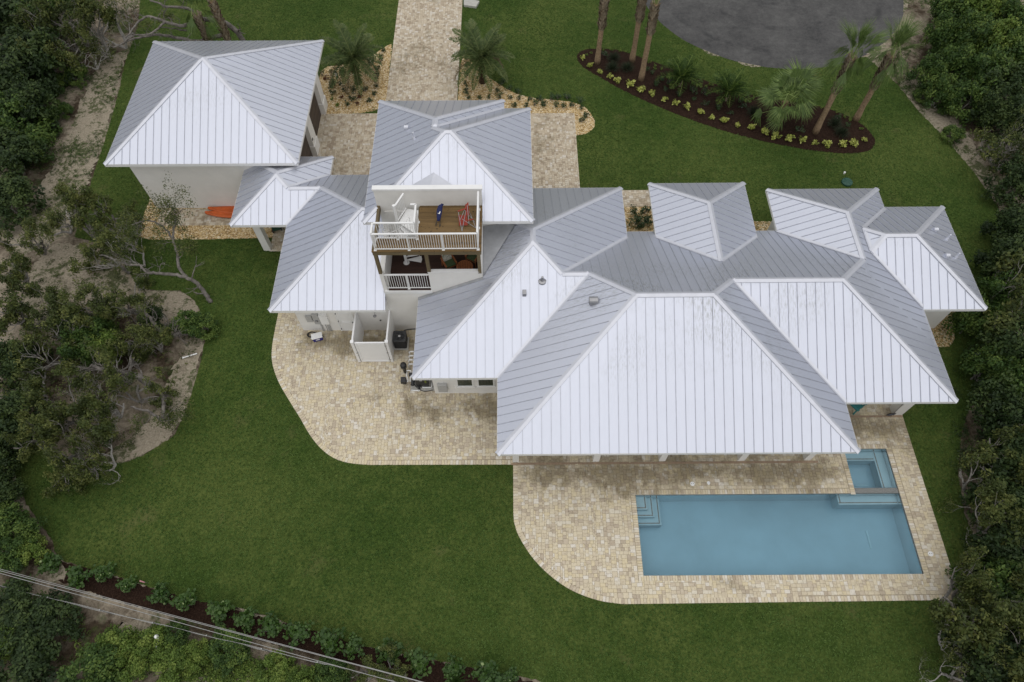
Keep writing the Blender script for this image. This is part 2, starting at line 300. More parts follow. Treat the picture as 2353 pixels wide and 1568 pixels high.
# ---------------------------------------------------------------- mesh helpers
class MB:
    def __init__(s): s.v = []; s.f = []; s.uv = []; s.mi = {}
    def poly(s, pts, uvs=None):
        i = len(s.v); s.v += [tuple(p) for p in pts]; s.f.append(tuple(range(i, i + len(pts)))); s.uv.append(uvs)
    def box(s, x0, x1, y0, y1, z0, z1, M=None):
        c = [(x, y, z) for z in (z0, z1) for (x, y) in ((x0, y0), (x1, y0), (x1, y1), (x0, y1))]
        if M is not None: c = [tuple(M @ Vector(p)) for p in c]
        i = len(s.v); s.v += c
        for q in ((3, 2, 1, 0), (4, 5, 6, 7), (0, 1, 5, 4), (1, 2, 6, 5), (2, 3, 7, 6), (3, 0, 4, 7)):
            s.f.append(tuple(i + k for k in q)); s.uv.append(None)
        return s
    def bar(s, a, b, w, h, up=(0, 0, 1)):        # square bar from a to b
        a, b = Vector(a), Vector(b); d = (b - a); L = d.length; d.normalize(); u = Vector(up)
        if abs(d.dot(u)) > 0.98: u = Vector((0, 1, 0))
        x = d.cross(u).normalized(); z = x.cross(d)
        M = Matrix((x, d, z)).transposed().to_4x4(); M.translation = a
        return s.box(-w / 2, w / 2, 0, L, -h / 2, h / 2, M)
    def tube(s, pts, rad, n=8, cap=True):
        pts = [Vector(p) for p in pts]; m = len(pts)
        if isinstance(rad, (int, float)): rad = [rad] * m
        base = len(s.v); ref = None
        for k, p in enumerate(pts):
            d = (pts[min(k + 1, m - 1)] - pts[max(k - 1, 0)]).normalized()
            if ref is None or abs(ref.dot(d)) > 0.95: ref = Vector((0, 0, 1)) if abs(d.z) < 0.9 else Vector((1, 0, 0))
            x = d.cross(ref).normalized(); y = d.cross(x); ref = x.cross(d)
            for j in range(n):
                a = 2 * pi * j / n; s.v.append(tuple(p + rad[k] * (x * cos(a) + y * sin(a))))
        for k in range(m - 1):
            for j in range(n):
                a, b = base + k * n + j, base + k * n + (j + 1) % n
                s.f.append((a, b, b + n, a + n)); s.uv.append(None)
        if cap:
            s.f.append(tuple(base + j for j in range(n))[::-1]); s.uv.append(None)
            s.f.append(tuple(base + (m - 1) * n + j for j in range(n))); s.uv.append(None)
        return s
    def lathe(s, prof, n=16, c=(0, 0, 0), sx=1.0, sy=1.0):
        base = len(s.v)
        for r, z in prof:
            for j in range(n): s.v.append((c[0] + r * sx * cos(2 * pi * j / n), c[1] + r * sy * sin(2 * pi * j / n), c[2] + z))
        for k in range(len(prof) - 1):
            for j in range(n):
                a, b = base + k * n + j, base + k * n + (j + 1) % n
                s.f.append((a, b, b + n, a + n)); s.uv.append(None)
        s.f.append(tuple(base + j for j in range(n))[::-1]); s.uv.append(None)
        s.f.append(tuple(base + (len(prof) - 1) * n + j for j in range(n))); s.uv.append(None)
        return s
    def prism(s, pts, z0, z1):
        n = len(pts); i = len(s.v)
        s.v += [(p[0], p[1], z0) for p in pts] + [(p[0], p[1], z1) for p in pts]
        s.f.append(tuple(range(i + n - 1, i - 1, -1))); s.f.append(tuple(range(i + n, i + 2 * n))); s.uv += [None, None]
        for k in range(n):
            s.f.append((i + k, i + (k + 1) % n, i + n + (k + 1) % n, i + n + k)); s.uv.append(None)
        return s
    def mesh(s, name, mat=None):
        me = bpy.data.meshes.new(name); me.from_pydata(s.v, [], s.f)
        if any(u for u in s.uv):
            l = me.uv_layers.new(name='UVMap'); k = 0
            for f, u in zip(s.f, s.uv):
                for j in range(len(f)):
                    l.data[k].uv = u[j] if u else (0, 0); k += 1
        if mat: me.materials.append(MATS[mat])
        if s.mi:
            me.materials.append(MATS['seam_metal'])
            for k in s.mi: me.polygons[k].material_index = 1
        me.update(); return me
    def build(s, name, mat, parent=None, smooth=False, bevel=0.0):
        me = s.mesh(name, mat)
        if bevel:
            bm = bmesh.new(); bm.from_mesh(me); bmesh.ops.remove_doubles(bm, verts=bm.verts, dist=1e-5)
            bmesh.ops.bevel(bm, geom=[e for e in bm.edges if len(e.link_faces) == 2 and e.calc_face_angle(0) > 0.6], offset=bevel, segments=2, affect='EDGES', profile=0.6)
            bm.to_mesh(me); bm.free()
        if smooth:
            for p in me.polygons: p.use_smooth = True
        return link(name, me, parent)
def link(name, me, parent=None):
    o = bpy.data.objects.new(name, me); COL.objects.link(o)
    if parent is not None: o.parent = parent
    return o
def tag(o, label=None, cat=None, group=None, kind=None):
    for k, v in (('label', label), ('category', cat), ('group', group), ('kind', kind)):
        if v: o[k] = v
    return o
def thing(name, label, cat, loc=(0, 0, 0), rz=0.0, group=None):
    o = bpy.data.objects.new(name, None); COL.objects.link(o); o.location = loc; o.rotation_euler = (0, 0, rz); o.empty_display_size = 0.3
    return tag(o, label, cat, group)
def dup(o, parent=None):
    c = o.copy(); COL.objects.link(c); c.parent = parent
    for ch in list(o.children): dup(ch, c)
    return c
def local(parent, pts): return [Vector(p) - parent.location for p in pts]

# ---------------------------------------------------------------- 2-D polygon helpers
def clip(poly, a, b, c):                # keep a*x+b*y <= c
    out = []; n = len(poly)
    for i in range(n):
        p, q = poly[i], poly[(i + 1) % n]; dp, dq = a * p[0] + b * p[1] - c, a * q[0] + b * q[1] - c
        if dp <= 1e-9: out.append(p)
        if (dp < -1e-9 and dq > 1e-9) or (dp > 1e-9 and dq < -1e-9):
            t = dp / (dp - dq); out.append((p[0] + t * (q[0] - p[0]), p[1] + t * (q[1] - p[1])))
    return out
def area(p): return 0.5 * sum(p[i][0] * p[(i + 1) % len(p)][1] - p[(i + 1) % len(p)][0] * p[i][1] for i in range(len(p)))
def subtract(polys, hps):               # convex pieces minus the convex region given by half planes (a,b,c)
    out = []
    for p in polys:
        rest = p
        for a, b, c in hps:
            if len(rest) < 3: break
            o = clip(rest, -a, -b, -c)
            if len(o) >= 3 and abs(area(o)) > 1e-5: out.append(o)
            rest = clip(rest, a, b, c)
    return out
def rect_hp(x0, x1, y0, y1): return [(-1, 0, -x0), (1, 0, x1), (0, -1, -y0), (0, 1, y1)]
def inpoly(P, poly):                    # vectorised point in polygon, P (n,2)
    x, y = P[:, 0], P[:, 1]; ins = np.zeros(len(P), bool); n = len(poly)
    for i in range(n):
        x1, y1 = poly[i][0], poly[i][1]; x2, y2 = poly[(i + 1) % n][0], poly[(i + 1) % n][1]
        if y1 == y2: continue
        c = ((y1 > y) != (y2 > y)) & (x < (x2 - x1) * (y - y1) / (y2 - y1) + x1); ins ^= c
    return ins
def smooth_line(pts, n=4, closed=False):     # Catmull-Rom
    pts = [Vector(p) for p in pts]; out = []; m = len(pts)
    rng = range(m if closed else m - 1)
    for i in rng:
        g = (lambda k: pts[k % m]) if closed else (lambda k: pts[max(0, min(m - 1, k))])
        p0, p1, p2, p3 = g(i - 1), g(i), g(i + 1), g(i + 2)
        for k in range(n):
            t = k / n
            out.append(0.5 * ((2 * p1) + (p2 - p0) * t + (2 * p0 - 5 * p1 + 4 * p2 - p3) * t * t + (3 * p1 - p0 - 3 * p2 + p3) * t ** 3))
    if not closed: out.append(pts[-1])
    return out
def dense(pts, step, jit, rnd):         # closed outline with a ragged edge
    out = []; n = len(pts)
    for i in range(n):
        a, b = Vector(pts[i]), Vector(pts[(i + 1) % n]); k = max(1, int((b - a).length / step))
        for j in range(k):
            p = a.lerp(b, j / k); out.append(Vector((p.x + rnd.uniform(-jit, jit), p.y + rnd.uniform(-jit, jit), p.z)))
    return out
def sheet(name, pts, z, mat, holes=(), parent=None, edge=0.0):
    tri = tessellate_polygon([[Vector((p[0], p[1], 0)) for p in pts]]); P = [(p[0], p[1]) for p in pts]
    m = MB(); idx = {}
    def vid(q):
        k = (round(q[0], 4), round(q[1], 4))
        if k not in idx: idx[k] = len(m.v); m.v.append((q[0], q[1], z))
        return idx[k]
    for t in tri:
        ps = [[P[i] for i in t]]
        if area(ps[0]) < 0: ps = [ps[0][::-1]]
        for h in holes:
            xs = [q[0] for q in ps[0]] if ps else []
            ps = subtract(ps, h) if ps else ps
            if not ps: break
        # subtract() returns the outside pieces only
        for q in ps:
            f = tuple(vid(a) for a in q)
            if len(set(f)) >= 3: m.f.append(tuple(dict.fromkeys(f))); m.uv.append(None)
    if edge:
        for i in range(len(P)):
            a, b = P[i], P[(i + 1) % len(P)]
            m.poly([(a[0], a[1], z), (b[0], b[1], z), (b[0], b[1], z - edge), (a[0], a[1], z - edge)])
    return m.build(name, mat, parent)

# ---------------------------------------------------------------- standing-seam hip roofs: upper envelope of hipped rectangles
SL = 0.521; PITCH = 0.457
class Plane:      # z = z0 + SL*(distance inwards from an eave line); axis 0: eave along Y (distance in x), axis 1: eave along X
    def __init__(s, ax, sg, off, z0): s.ax, s.sg, s.off, s.z0 = ax, sg, off, z0; s.key = (ax, sg, round(z0 - SL * sg * off, 3))
    def z(s, x, y): return s.z0 + SL * s.sg * ((x if s.ax == 0 else y) - s.off)
    def co(s): return (SL * s.sg if s.ax == 0 else 0.0, SL * s.sg if s.ax == 1 else 0.0, s.z0 - SL * s.sg * s.off)   # z = a x + b y + c
def hip(x0, x1, y0, y1, z, zs=None):
    zl, zr, zf, zb = zs or (z, z, z, z)
    return dict(r=(x0, x1, y0, y1), p=[Plane(0, 1, x0, zl), Plane(0, -1, x1, zr), Plane(1, 1, y0, zf), Plane(1, -1, y1, zb)])
def roof_system(hips, cuts):
    """returns {plane key: (plane, convex plan pieces)} and crease list"""
    faces = {}
    for i, h in enumerate(hips):
        x0, x1, y0, y1 = h['r']
        for k, pl in enumerate(h['p']):
            a, b, c = pl.co(); poly = [(x0, y0), (x1, y0), (x1, y1), (x0, y1)]
            for q in h['p']:
                if q is pl: continue
                qa, qb, qc = q.co(); poly = clip(poly, a - qa, b - qb, qc - c)       # this plane is the lowest of its own hip
                if len(poly) < 3: break
            if len(poly) < 3: continue
            ps = [poly]
            for j, g in enumerate(hips):
                if j == i or not ps: continue
                hp = rect_hp(*g['r']); skip = False
                for q in g['p']:
                    qa, qb, qc = q.co(); na, nb, nc = a - qa, b - qb, qc - c          # a x+b y+c <= q
                    if abs(na) < 1e-9 and abs(nb) < 1e-9:
                        if (nc < -1e-6) or (abs(nc) <= 1e-6 and j > i): skip = True
                        continue
                    hp.append((na, nb, nc))
                if not skip: ps = subtract(ps, hp)
            for ct in cuts: ps = subtract(ps, rect_hp(*ct))
            ps = [p for p in ps if abs(area(p)) > 1e-3]
            if ps:
                faces.setdefault(pl.key, (pl, []))[1].extend(ps)
    return faces
def env(hips, cuts, x, y):
    for c in cuts:
        if c[0] <= x <= c[1] and c[2] <= y <= c[3]: return None, None
    best = (-1, None)
    for h in hips:
        x0, x1, y0, y1 = h['r']
        if x0 <= x <= x1 and y0 <= y <= y1:
            z, p = min(((q.z(x, y), q) for q in h['p']), key=lambda t: t[0])
            if z > best[0] + 1e-7: best = (z, p)
    return best if best[1] else (None, None)
def creases(hips, cuts, faces):
    out = []; pls = [f[0] for f in faces.values()]
    xs = [h['r'][0] for h in hips] + [h['r'][1] for h in hips]; ys = [h['r'][2] for h in hips] + [h['r'][3] for h in hips]
    lo, hi = Vector((min(xs), min(ys))), Vector((max(xs), max(ys)))
    for i in range(len(pls)):
        for j in range(i):
            p, q = pls[i], pls[j]; pa, pb, pc = p.co(); qa, qb, qc = q.co(); a, b, c = pa - qa, pb - qb, qc - pc
            n = hypot(a, b)
            if n < 1e-6: continue
            nx, ny = a / n, b / n; o = Vector((nx, ny)) * (c / n); d = Vector((-ny, nx)); st = 0.03
            mid = (lo + hi) / 2; t0 = (mid - o).dot(d); R = (hi - lo).length; k = int(2 * R / st); run = None
            for m in range(k + 1):
                t = t0 - R + m * st; x, y = o.x + d.x * t, o.y + d.y * t; ok = False
                if lo.x - .1 <= x <= hi.x + .1 and lo.y - .1 <= y <= hi.y + .1:
                    e = 0.012; z1, k1 = env(hips, cuts, x + nx * e, y + ny * e); z2, k2 = env(hips, cuts, x - nx * e, y - ny * e)
                    if k1 and k2 and {k1.key, k2.key} == {p.key, q.key}:
                        zc = p.z(x, y); ok = True; convex = zc > (z1 + z2) / 2 + 1e-5
                        kp = p if k1.key == p.key else q; kq = q if kp is p else p
                if ok:
                    if run is None: run = [t, t, convex, kp, kq]
                    run[1] = t
                elif run is not None:
                    if run[1] - run[0] > 0.12: out.append((o + d * (run[0] - st * .5), o + d * (run[1] + st * .5), run[2], run[3], run[4], Vector((nx, ny))))
                    run = None
    return out
def merge_iv(iv):
    iv = sorted(iv); out = []
    for a, b in iv:
        if out and a <= out[-1][1] + 1e-3: out[-1][1] = max(out[-1][1], b)
        else: out.append([a, b])
    return out
PANELS = {}                             # thing -> list of (area, section object, MB)
def build_roof(root, hips, cuts, soffit=True, depth=0.78, sect='roof_plane'):
    faces = roof_system(hips, cuts); K = sqrt(1 + SL * SL)
    lst = PANELS.setdefault(root.name, (root, []))[1]
    deck = MB()                         # sheathing under the sheet metal
    for pl, ps in faces.values():
        for q in ps: deck.poly([(x, y, pl.z(x, y) - 0.03) for x, y in (q if area(q) > 0 else q[::-1])])
    root_ = root; root = deck.build('roof', 'flashing', root_)
    for pl, ps in faces.values():
        U = (lambda p: p[1]) if pl.ax == 0 else (lambda p: p[0]); V = (lambda p: (p[0] - pl.off) * pl.sg) if pl.ax == 0 else (lambda p: (p[1] - pl.off) * pl.sg)
        P3 = lambda u, v, h=0.0: ((pl.off + pl.sg * v, u, pl.z0 + SL * v) if pl.ax == 0 else (u, pl.off + pl.sg * v, pl.z0 + SL * v)) if not h else \
            ((pl.off + pl.sg * (v - h * SL / K), u, pl.z0 + SL * v + h / K) if pl.ax == 0 else (u, pl.off + pl.sg * (v - h * SL / K), pl.z0 + SL * v + h / K))
        fl = [[(U(p), V(p)) for p in q] for q in ps]
        sec = root
        umin = min(u for q in fl for u, v in q); umax = max(u for q in fl for u, v in q)
        k0 = math.floor(umin / PITCH); k = k0
        flip = (pl.ax == 0 and pl.sg > 0) or (pl.ax == 1 and pl.sg < 0)
        while k * PITCH < umax:
            u0, u1 = k * PITCH, (k + 1) * PITCH; cl = []
            for q in fl:
                c = clip(clip(q, -1, 0, -u0), 1, 0, u1)
                if len(c) >= 3 and abs(area(c)) > 1e-4: cl.append((min(v for u, v in c), max(v for u, v in c), c))
            cl.sort(key=lambda t: t[0]); grp = []
            for t in cl:                # a strip broken by another roof becomes two panels
                if grp and t[0] < grp[-1][0] + 0.005: grp[-1][0] = max(grp[-1][0], t[1]); grp[-1][1].append(t[2])
                else: grp.append([t[1], [t[2]]])
            iv = []
            for q in fl:                # rib along the left edge of the panel
                vs_ = []
                for a, b in zip(q, q[1:] + q[:1]):
                    if (a[0] - u0) * (b[0] - u0) < 0: t = (u0 - a[0]) / (b[0] - a[0]); vs_.append(a[1] + t * (b[1] - a[1]))
                    elif abs(a[0] - u0) < 1e-9: vs_.append(a[1])
                if len(vs_) >= 2 and max(vs_) - min(vs_) > 1e-3: iv.append((min(vs_), max(vs_)))
            iv = merge_iv(iv)
            for gi, (vm, cs_) in enumerate(grp):
                m = MB(); A = 0; vlo = min(v for c in cs_ for u, v in c)
                for c in cs_:
                    A += abs(area(c)); c2 = c if area(c) > 0 else c[::-1]
                    if flip: c2 = c2[::-1]
                    m.poly([P3(u, v) for u, v in c2], [(u, v * K) for u, v in c2])
                for a, b in iv:
                    if not (vlo - .01 <= (a + b) / 2 <= vm + .01): continue
                    a2 = a - 0.004 if a < 0.02 else a + 0.16; b2 = b - 0.10
                    if b2 - a2 < 0.06: continue
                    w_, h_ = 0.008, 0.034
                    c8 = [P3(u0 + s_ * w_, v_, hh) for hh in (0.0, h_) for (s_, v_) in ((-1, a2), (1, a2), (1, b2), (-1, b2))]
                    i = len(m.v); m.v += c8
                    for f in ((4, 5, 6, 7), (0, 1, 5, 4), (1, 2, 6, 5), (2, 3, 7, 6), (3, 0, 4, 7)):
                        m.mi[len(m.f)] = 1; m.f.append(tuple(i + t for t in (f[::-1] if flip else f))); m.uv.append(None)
                if m.f and A > 2e-3: lst.append((A, sec, m))
            k += 1
        if soffit:                      # fascia and soffit along the free eave
            iv = []
            for q in fl:
                e = [u for u, v in q if abs(v) < 1e-4]
                if len(e) >= 2 and max(e) - min(e) > 0.05: iv.append((min(e), max(e)))
            iv = merge_iv(iv)
            if iv:
                m = MB(); m2 = MB()
                for a, b in iv:
                    for mm, v0, v1, za, zb in ((m, -0.012, 0.020, -0.20, -0.006), (m2, 0.0201, depth, -0.20, -0.185)):
                        A_, B_ = (v0, v1) if pl.sg > 0 else (-v1, -v0); c = pl.off
                        aa, bb = (a, b) if mm is m else (a, b)
                        if pl.ax == 0: mm.box(c + A_, c + B_, aa, bb, pl.z0 + za, pl.z0 + zb)
                        else: mm.box(aa, bb, c + A_, c + B_, pl.z0 + za - 0.001, pl.z0 + zb - 0.001)
                m.build('fascia', 'white_paint', root); m2.build('soffit', 'white_paint', root)
    nc = 0
    for a, b, convex, kp, kq, nrm in creases(hips, cuts, faces):
        nc += 1; m = MB(); d = (b - a).normalized(); lift = 0.042 if convex else 0.010; w_ = 0.150 if convex else 0.115
        if convex: a = a - d * 0.01; b = b + d * 0.01
        def pt(p, pl, s_): x, y = p.x + nrm.x * s_, p.y + nrm.y * s_; return (x, y, pl.z(x, y) + lift + nc * 0.0006)
        A0, A1, A2 = pt(a, kp, w_), pt(a, kp, 0), pt(a, kq, -w_); B0, B1, B2 = pt(b, kp, w_), pt(b, kp, 0), pt(b, kq, -w_)
        dn = lambda p: (p[0], p[1], p[2] - lift * 0.95)
        for q in ((A0, A1, B1, B0), (A1, A2, B2, B1), (A0, B0, dn(B0), dn(A0)), (B2, A2, dn(A2), dn(B2)), (A2, A1, A0, dn(A0), dn(A1), dn(A2)), (B0, B1, B2, dn(B2), dn(B1), dn(B0))): m.poly(q)
        o = m.build('ridge_cap' if convex else 'valley_flashing', 'cap_metal', root)
        bm = bmesh.new(); bm.from_mesh(o.data); bmesh.ops.recalc_face_normals(bm, faces=bm.faces); bm.to_mesh(o.data); bm.free()
    return root
def thing_part(name, parent):
    o = bpy.data.objects.new(name, None); COL.objects.link(o); o.parent = parent; o.empty_display_size = 0.2; return o
def flush_panels(limit=300):
    for root, lst in PANELS.values():
        lst.sort(key=lambda t: -t[0])
        for A, sec, m in lst[:limit]: m.build('roof_panel', 'roof_metal', sec)
        rest = lst[limit:]
        if rest:
            big = MB(); tn = []
            for A, sec, m in rest:
                i = len(big.v); big.v += m.v; r = random.random(); big.mi.update({len(big.f) + k: 1 for k in m.mi})
                for f, u in zip(m.f, m.uv): big.f.append(tuple(i + t for t in f)); big.uv.append(u); tn.append(r)
            o = big.build('small_roof_panels', 'roof_metal', root); o['kind'] = 'stuff'
            at = o.data.attributes.new('tone', 'FLOAT', 'FACE'); at.data.foreach_set('value', tn)

# ================================================================ the ground
POOL = (6.22, 19.66, 6.83, 10.80); SPA = (17.42, 19.65, 11.09, 13.20)
PH_ = [rect_hp(*POOL), rect_hp(*SPA), rect_hp(SPA[0], SPA[1], POOL[3] - .01, SPA[2] + .01)]
rg = random.Random(3)
ground = sheet('ground', [(-320, -260), (320, -260), (320, 420), (-320, 420)], 0.0, 'sandy_soil', PH_)
tag(ground, kind='structure')

LAWN = [(560, -150), (330, -100), (318, 60), (300, 112), (286, 150), (275, 205), (257, 272), (228, 365), (203, 440), (185, 500), (172, 545), (230, 560), (275, 590), (318, 662), (360, 668), (415, 668), (447, 690), (470, 735),
        (473, 775), (462, 830), (444, 892), (425, 952), (402, 1000), (372, 1022), (330, 1047), (280, 1066), (222, 1064), (150, 1048), (95, 1030), (50, 1012), (30, 1030), (26, 1062),
        (38, 1105), (62, 1160), (95, 1205), (122, 1245), (128, 1272), (150, 1290), (205, 1306), (262, 1322), (330, 1345), (400, 1366), (470, 1384), (530, 1392), (600, 1412), (660, 1432), (740, 1455), (800, 1474),
        (860, 1490), (930, 1504), (1000, 1518), (1080, 1533), (1160, 1548), (1230, 1562), (1300, 1590), (1380, 1640), (2140, 1640), (2180, 1560), (2240, 1440), (2262, 1300), (2215, 1180), (2200, 1080), (2210, 990), (2240, 900),
        (2300, 780), (2350, 660), (2345, 580), (2318, 530), (2288, 470), (2238, 398), (2180, 328), (2112, 258), (2062, 196), (2030, 165), (1990, 132)]
lawn_pts = GP(LAWN)
cdc = Vector((21.48, 54.29, 0)); CR = 10.85
for k in range(26):                                  # along the edge of the cul-de-sac, then away behind it
    a = radians(-62 - k * 5.0); lawn_pts.append(cdc + Vector((cos(a), sin(a), 0)) * (CR - 0.05))
lawn_pts += [Vector((10.5, 58, 0)), Vector((10, 72, 0)), Vector((-20, 72, 0))]
lawn = sheet('lawn', dense(lawn_pts, 0.16, 0.035, rg), 0.03, 'lawn', PH_); tag(lawn, kind='structure')

m = MB(); road = [cdc + Vector((cos(2 * pi * k / 96), sin(2 * pi * k / 96), 0)) * (CR + rg.uniform(-.03, .03)) for k in range(96)]
road = sheet('road', road, 0.036, 'asphalt'); tag(road, kind='structure')
rd2 = sheet('road', [(17.5, 64), (25.5, 64), (25.5, 130), (17.5, 130)], 0.034, 'asphalt'); tag(rd2, kind='structure')
# pale sand showing along the asphalt edge
for a0, a1, wd in ((-128, -121, .22), (-113, -104, .30), (-58, -46, .35), (-42, -30, .25), (-22, -8, .3)):
    o_, i_ = [], []
    for k in range(9):
        a = radians(a0 + (a1 - a0) * k / 8); t = sin(pi * k / 8) * wd * rg.uniform(.6, 1.2)
        o_.append(cdc + Vector((cos(a), sin(a), 0)) * (CR + .03 + t)); i_.append(cdc + Vector((cos(a), sin(a), 0)) * (CR - .06))
    tag(sheet('sand_patch', o_ + i_[::-1], 0.040, 'bare_sand'), kind='structure')

def bed(name, pts, z, mat, step=0.12, jit=0.03, smooth=3):
    p = smooth_line(GP(pts), smooth, True) if smooth else GP(pts)
    o = sheet(name, dense(p, step, jit, rg), z, mat); return tag(o, kind='structure')
bed('gravel_bed', [(736, 166), (775, 152), (820, 142), (862, 125), (900, 102), (896, 150), (888, 235), (872, 252), (835, 260), (785, 264), (735, 266)], 0.042, 'tan_gravel', smooth=2)
RB = [(1063, 122), (1082, 142), (1112, 170), (1142, 191), (1180, 214), (1230, 227), (1290, 232), (1330, 241), (1354, 257), (1367, 281), (1360, 300), (1345, 309), (1328, 312), (1300, 312)]
bed('gravel_bed', RB + [(1050, 300), (1052, 235)], 0.042, 'tan_gravel', smooth=2)
bed('gravel_bed', [(352, 440), (330, 498), (318, 545), (345, 552), (470, 551), (592, 549), (660, 545), (660, 470), (500, 440)], 0.042, 'tan_gravel', smooth=0)
bed('gravel_bed', [(1432, 465), (1500, 465), (1505, 535), (1440, 535)], 0.042, 'tan_gravel', smooth=0)
bed('gravel_bed', [(1730, 510), (1790, 510), (1790, 540), (1735, 540)], 0.042, 'tan_gravel', smooth=0)
bed('gravel_bed', [(2120, 780), (2150, 798), (2180, 798), (2193, 780), (2190, 735), (2200, 700), (2160, 700)], 0.042, 'tan_gravel', smooth=0)
MUL = [(1325, 132), (1336, 118), (1368, 113), (1420, 116), (1480, 136), (1550, 160), (1620, 186), (1700, 214), (1780, 230), (1850, 240), (1905, 252), (1955, 272), (1990, 295), (2010, 322), (2004, 342), (1984, 351), (1940, 354), (1850, 345),
       (1750, 325), (1650, 298), (1550, 262), (1480, 232), (1430, 208), (1382, 181), (1340, 156)]
bed('mulch_bed', MUL, 0.045, 'dark_mulch', 0.1, 0.03, 2)
bed('mulch_bed', [(100, 1262), (150, 1292), (205, 1308), (262, 1324), (330, 1347), (400, 1368), (470, 1386), (600, 1414), (740, 1457), (860, 1492), (1000, 1520), (1160, 1550), (1300, 1590), (1300, 1640), (1050, 1590), (820, 1530), (600, 1472), (400, 1418), (250, 1375), (130, 1335), (90, 1300)], 0.012, 'dark_mulch', 0.12, 0.06, 0)
for q in ([(318, 668), (360, 670), (415, 670), (445, 692), (466, 735), (470, 775), (459, 830), (441, 892), (422, 950), (399, 998), (368, 1020), (328, 1044), (280, 1062), (225, 1058), (330, 980), (380, 900), (400, 840), (430, 790), (425, 745), (370, 715), (330, 700)],
          [(290, 118), (280, 160), (268, 215), (250, 280), (222, 368), (195, 440), (176, 505), (120, 560), (60, 580), (10, 570), (60, 480), (110, 400), (160, 300), (200, 200), (235, 140)],
          [(62, 640), (130, 560), (200, 570), (280, 600), (300, 700), (240, 720), (160, 690), (110, 760), (60, 760)],
          [(2066, 200), (2114, 262), (2182, 332), (2240, 402), (2290, 474), (2330, 545), (2310, 470), (2290, 420), (2240, 340), (2190, 260), (2130, 200), (2090, 180)],
          [(540, 1392), (600, 1409), (650, 1424), (642, 1430), (590, 1418), (545, 1402)],
          [(270, 1440), (330, 1420), (350, 1480), (310, 1500)], [(410, 1500), (470, 1540), (520, 1570), (400, 1575), (350, 1520)], [(100, 1290), (140, 1300), (150, 1330), (110, 1330)],
          [(20, 1015), (28, 1070), (42, 1120), (66, 1175), (60, 1190), (30, 1130), (12, 1070)]):
    bed('sand_patch', q, 0.016 if q[0][0] > 400 else 0.014, 'bare_sand', 0.18, 0.17, 2)

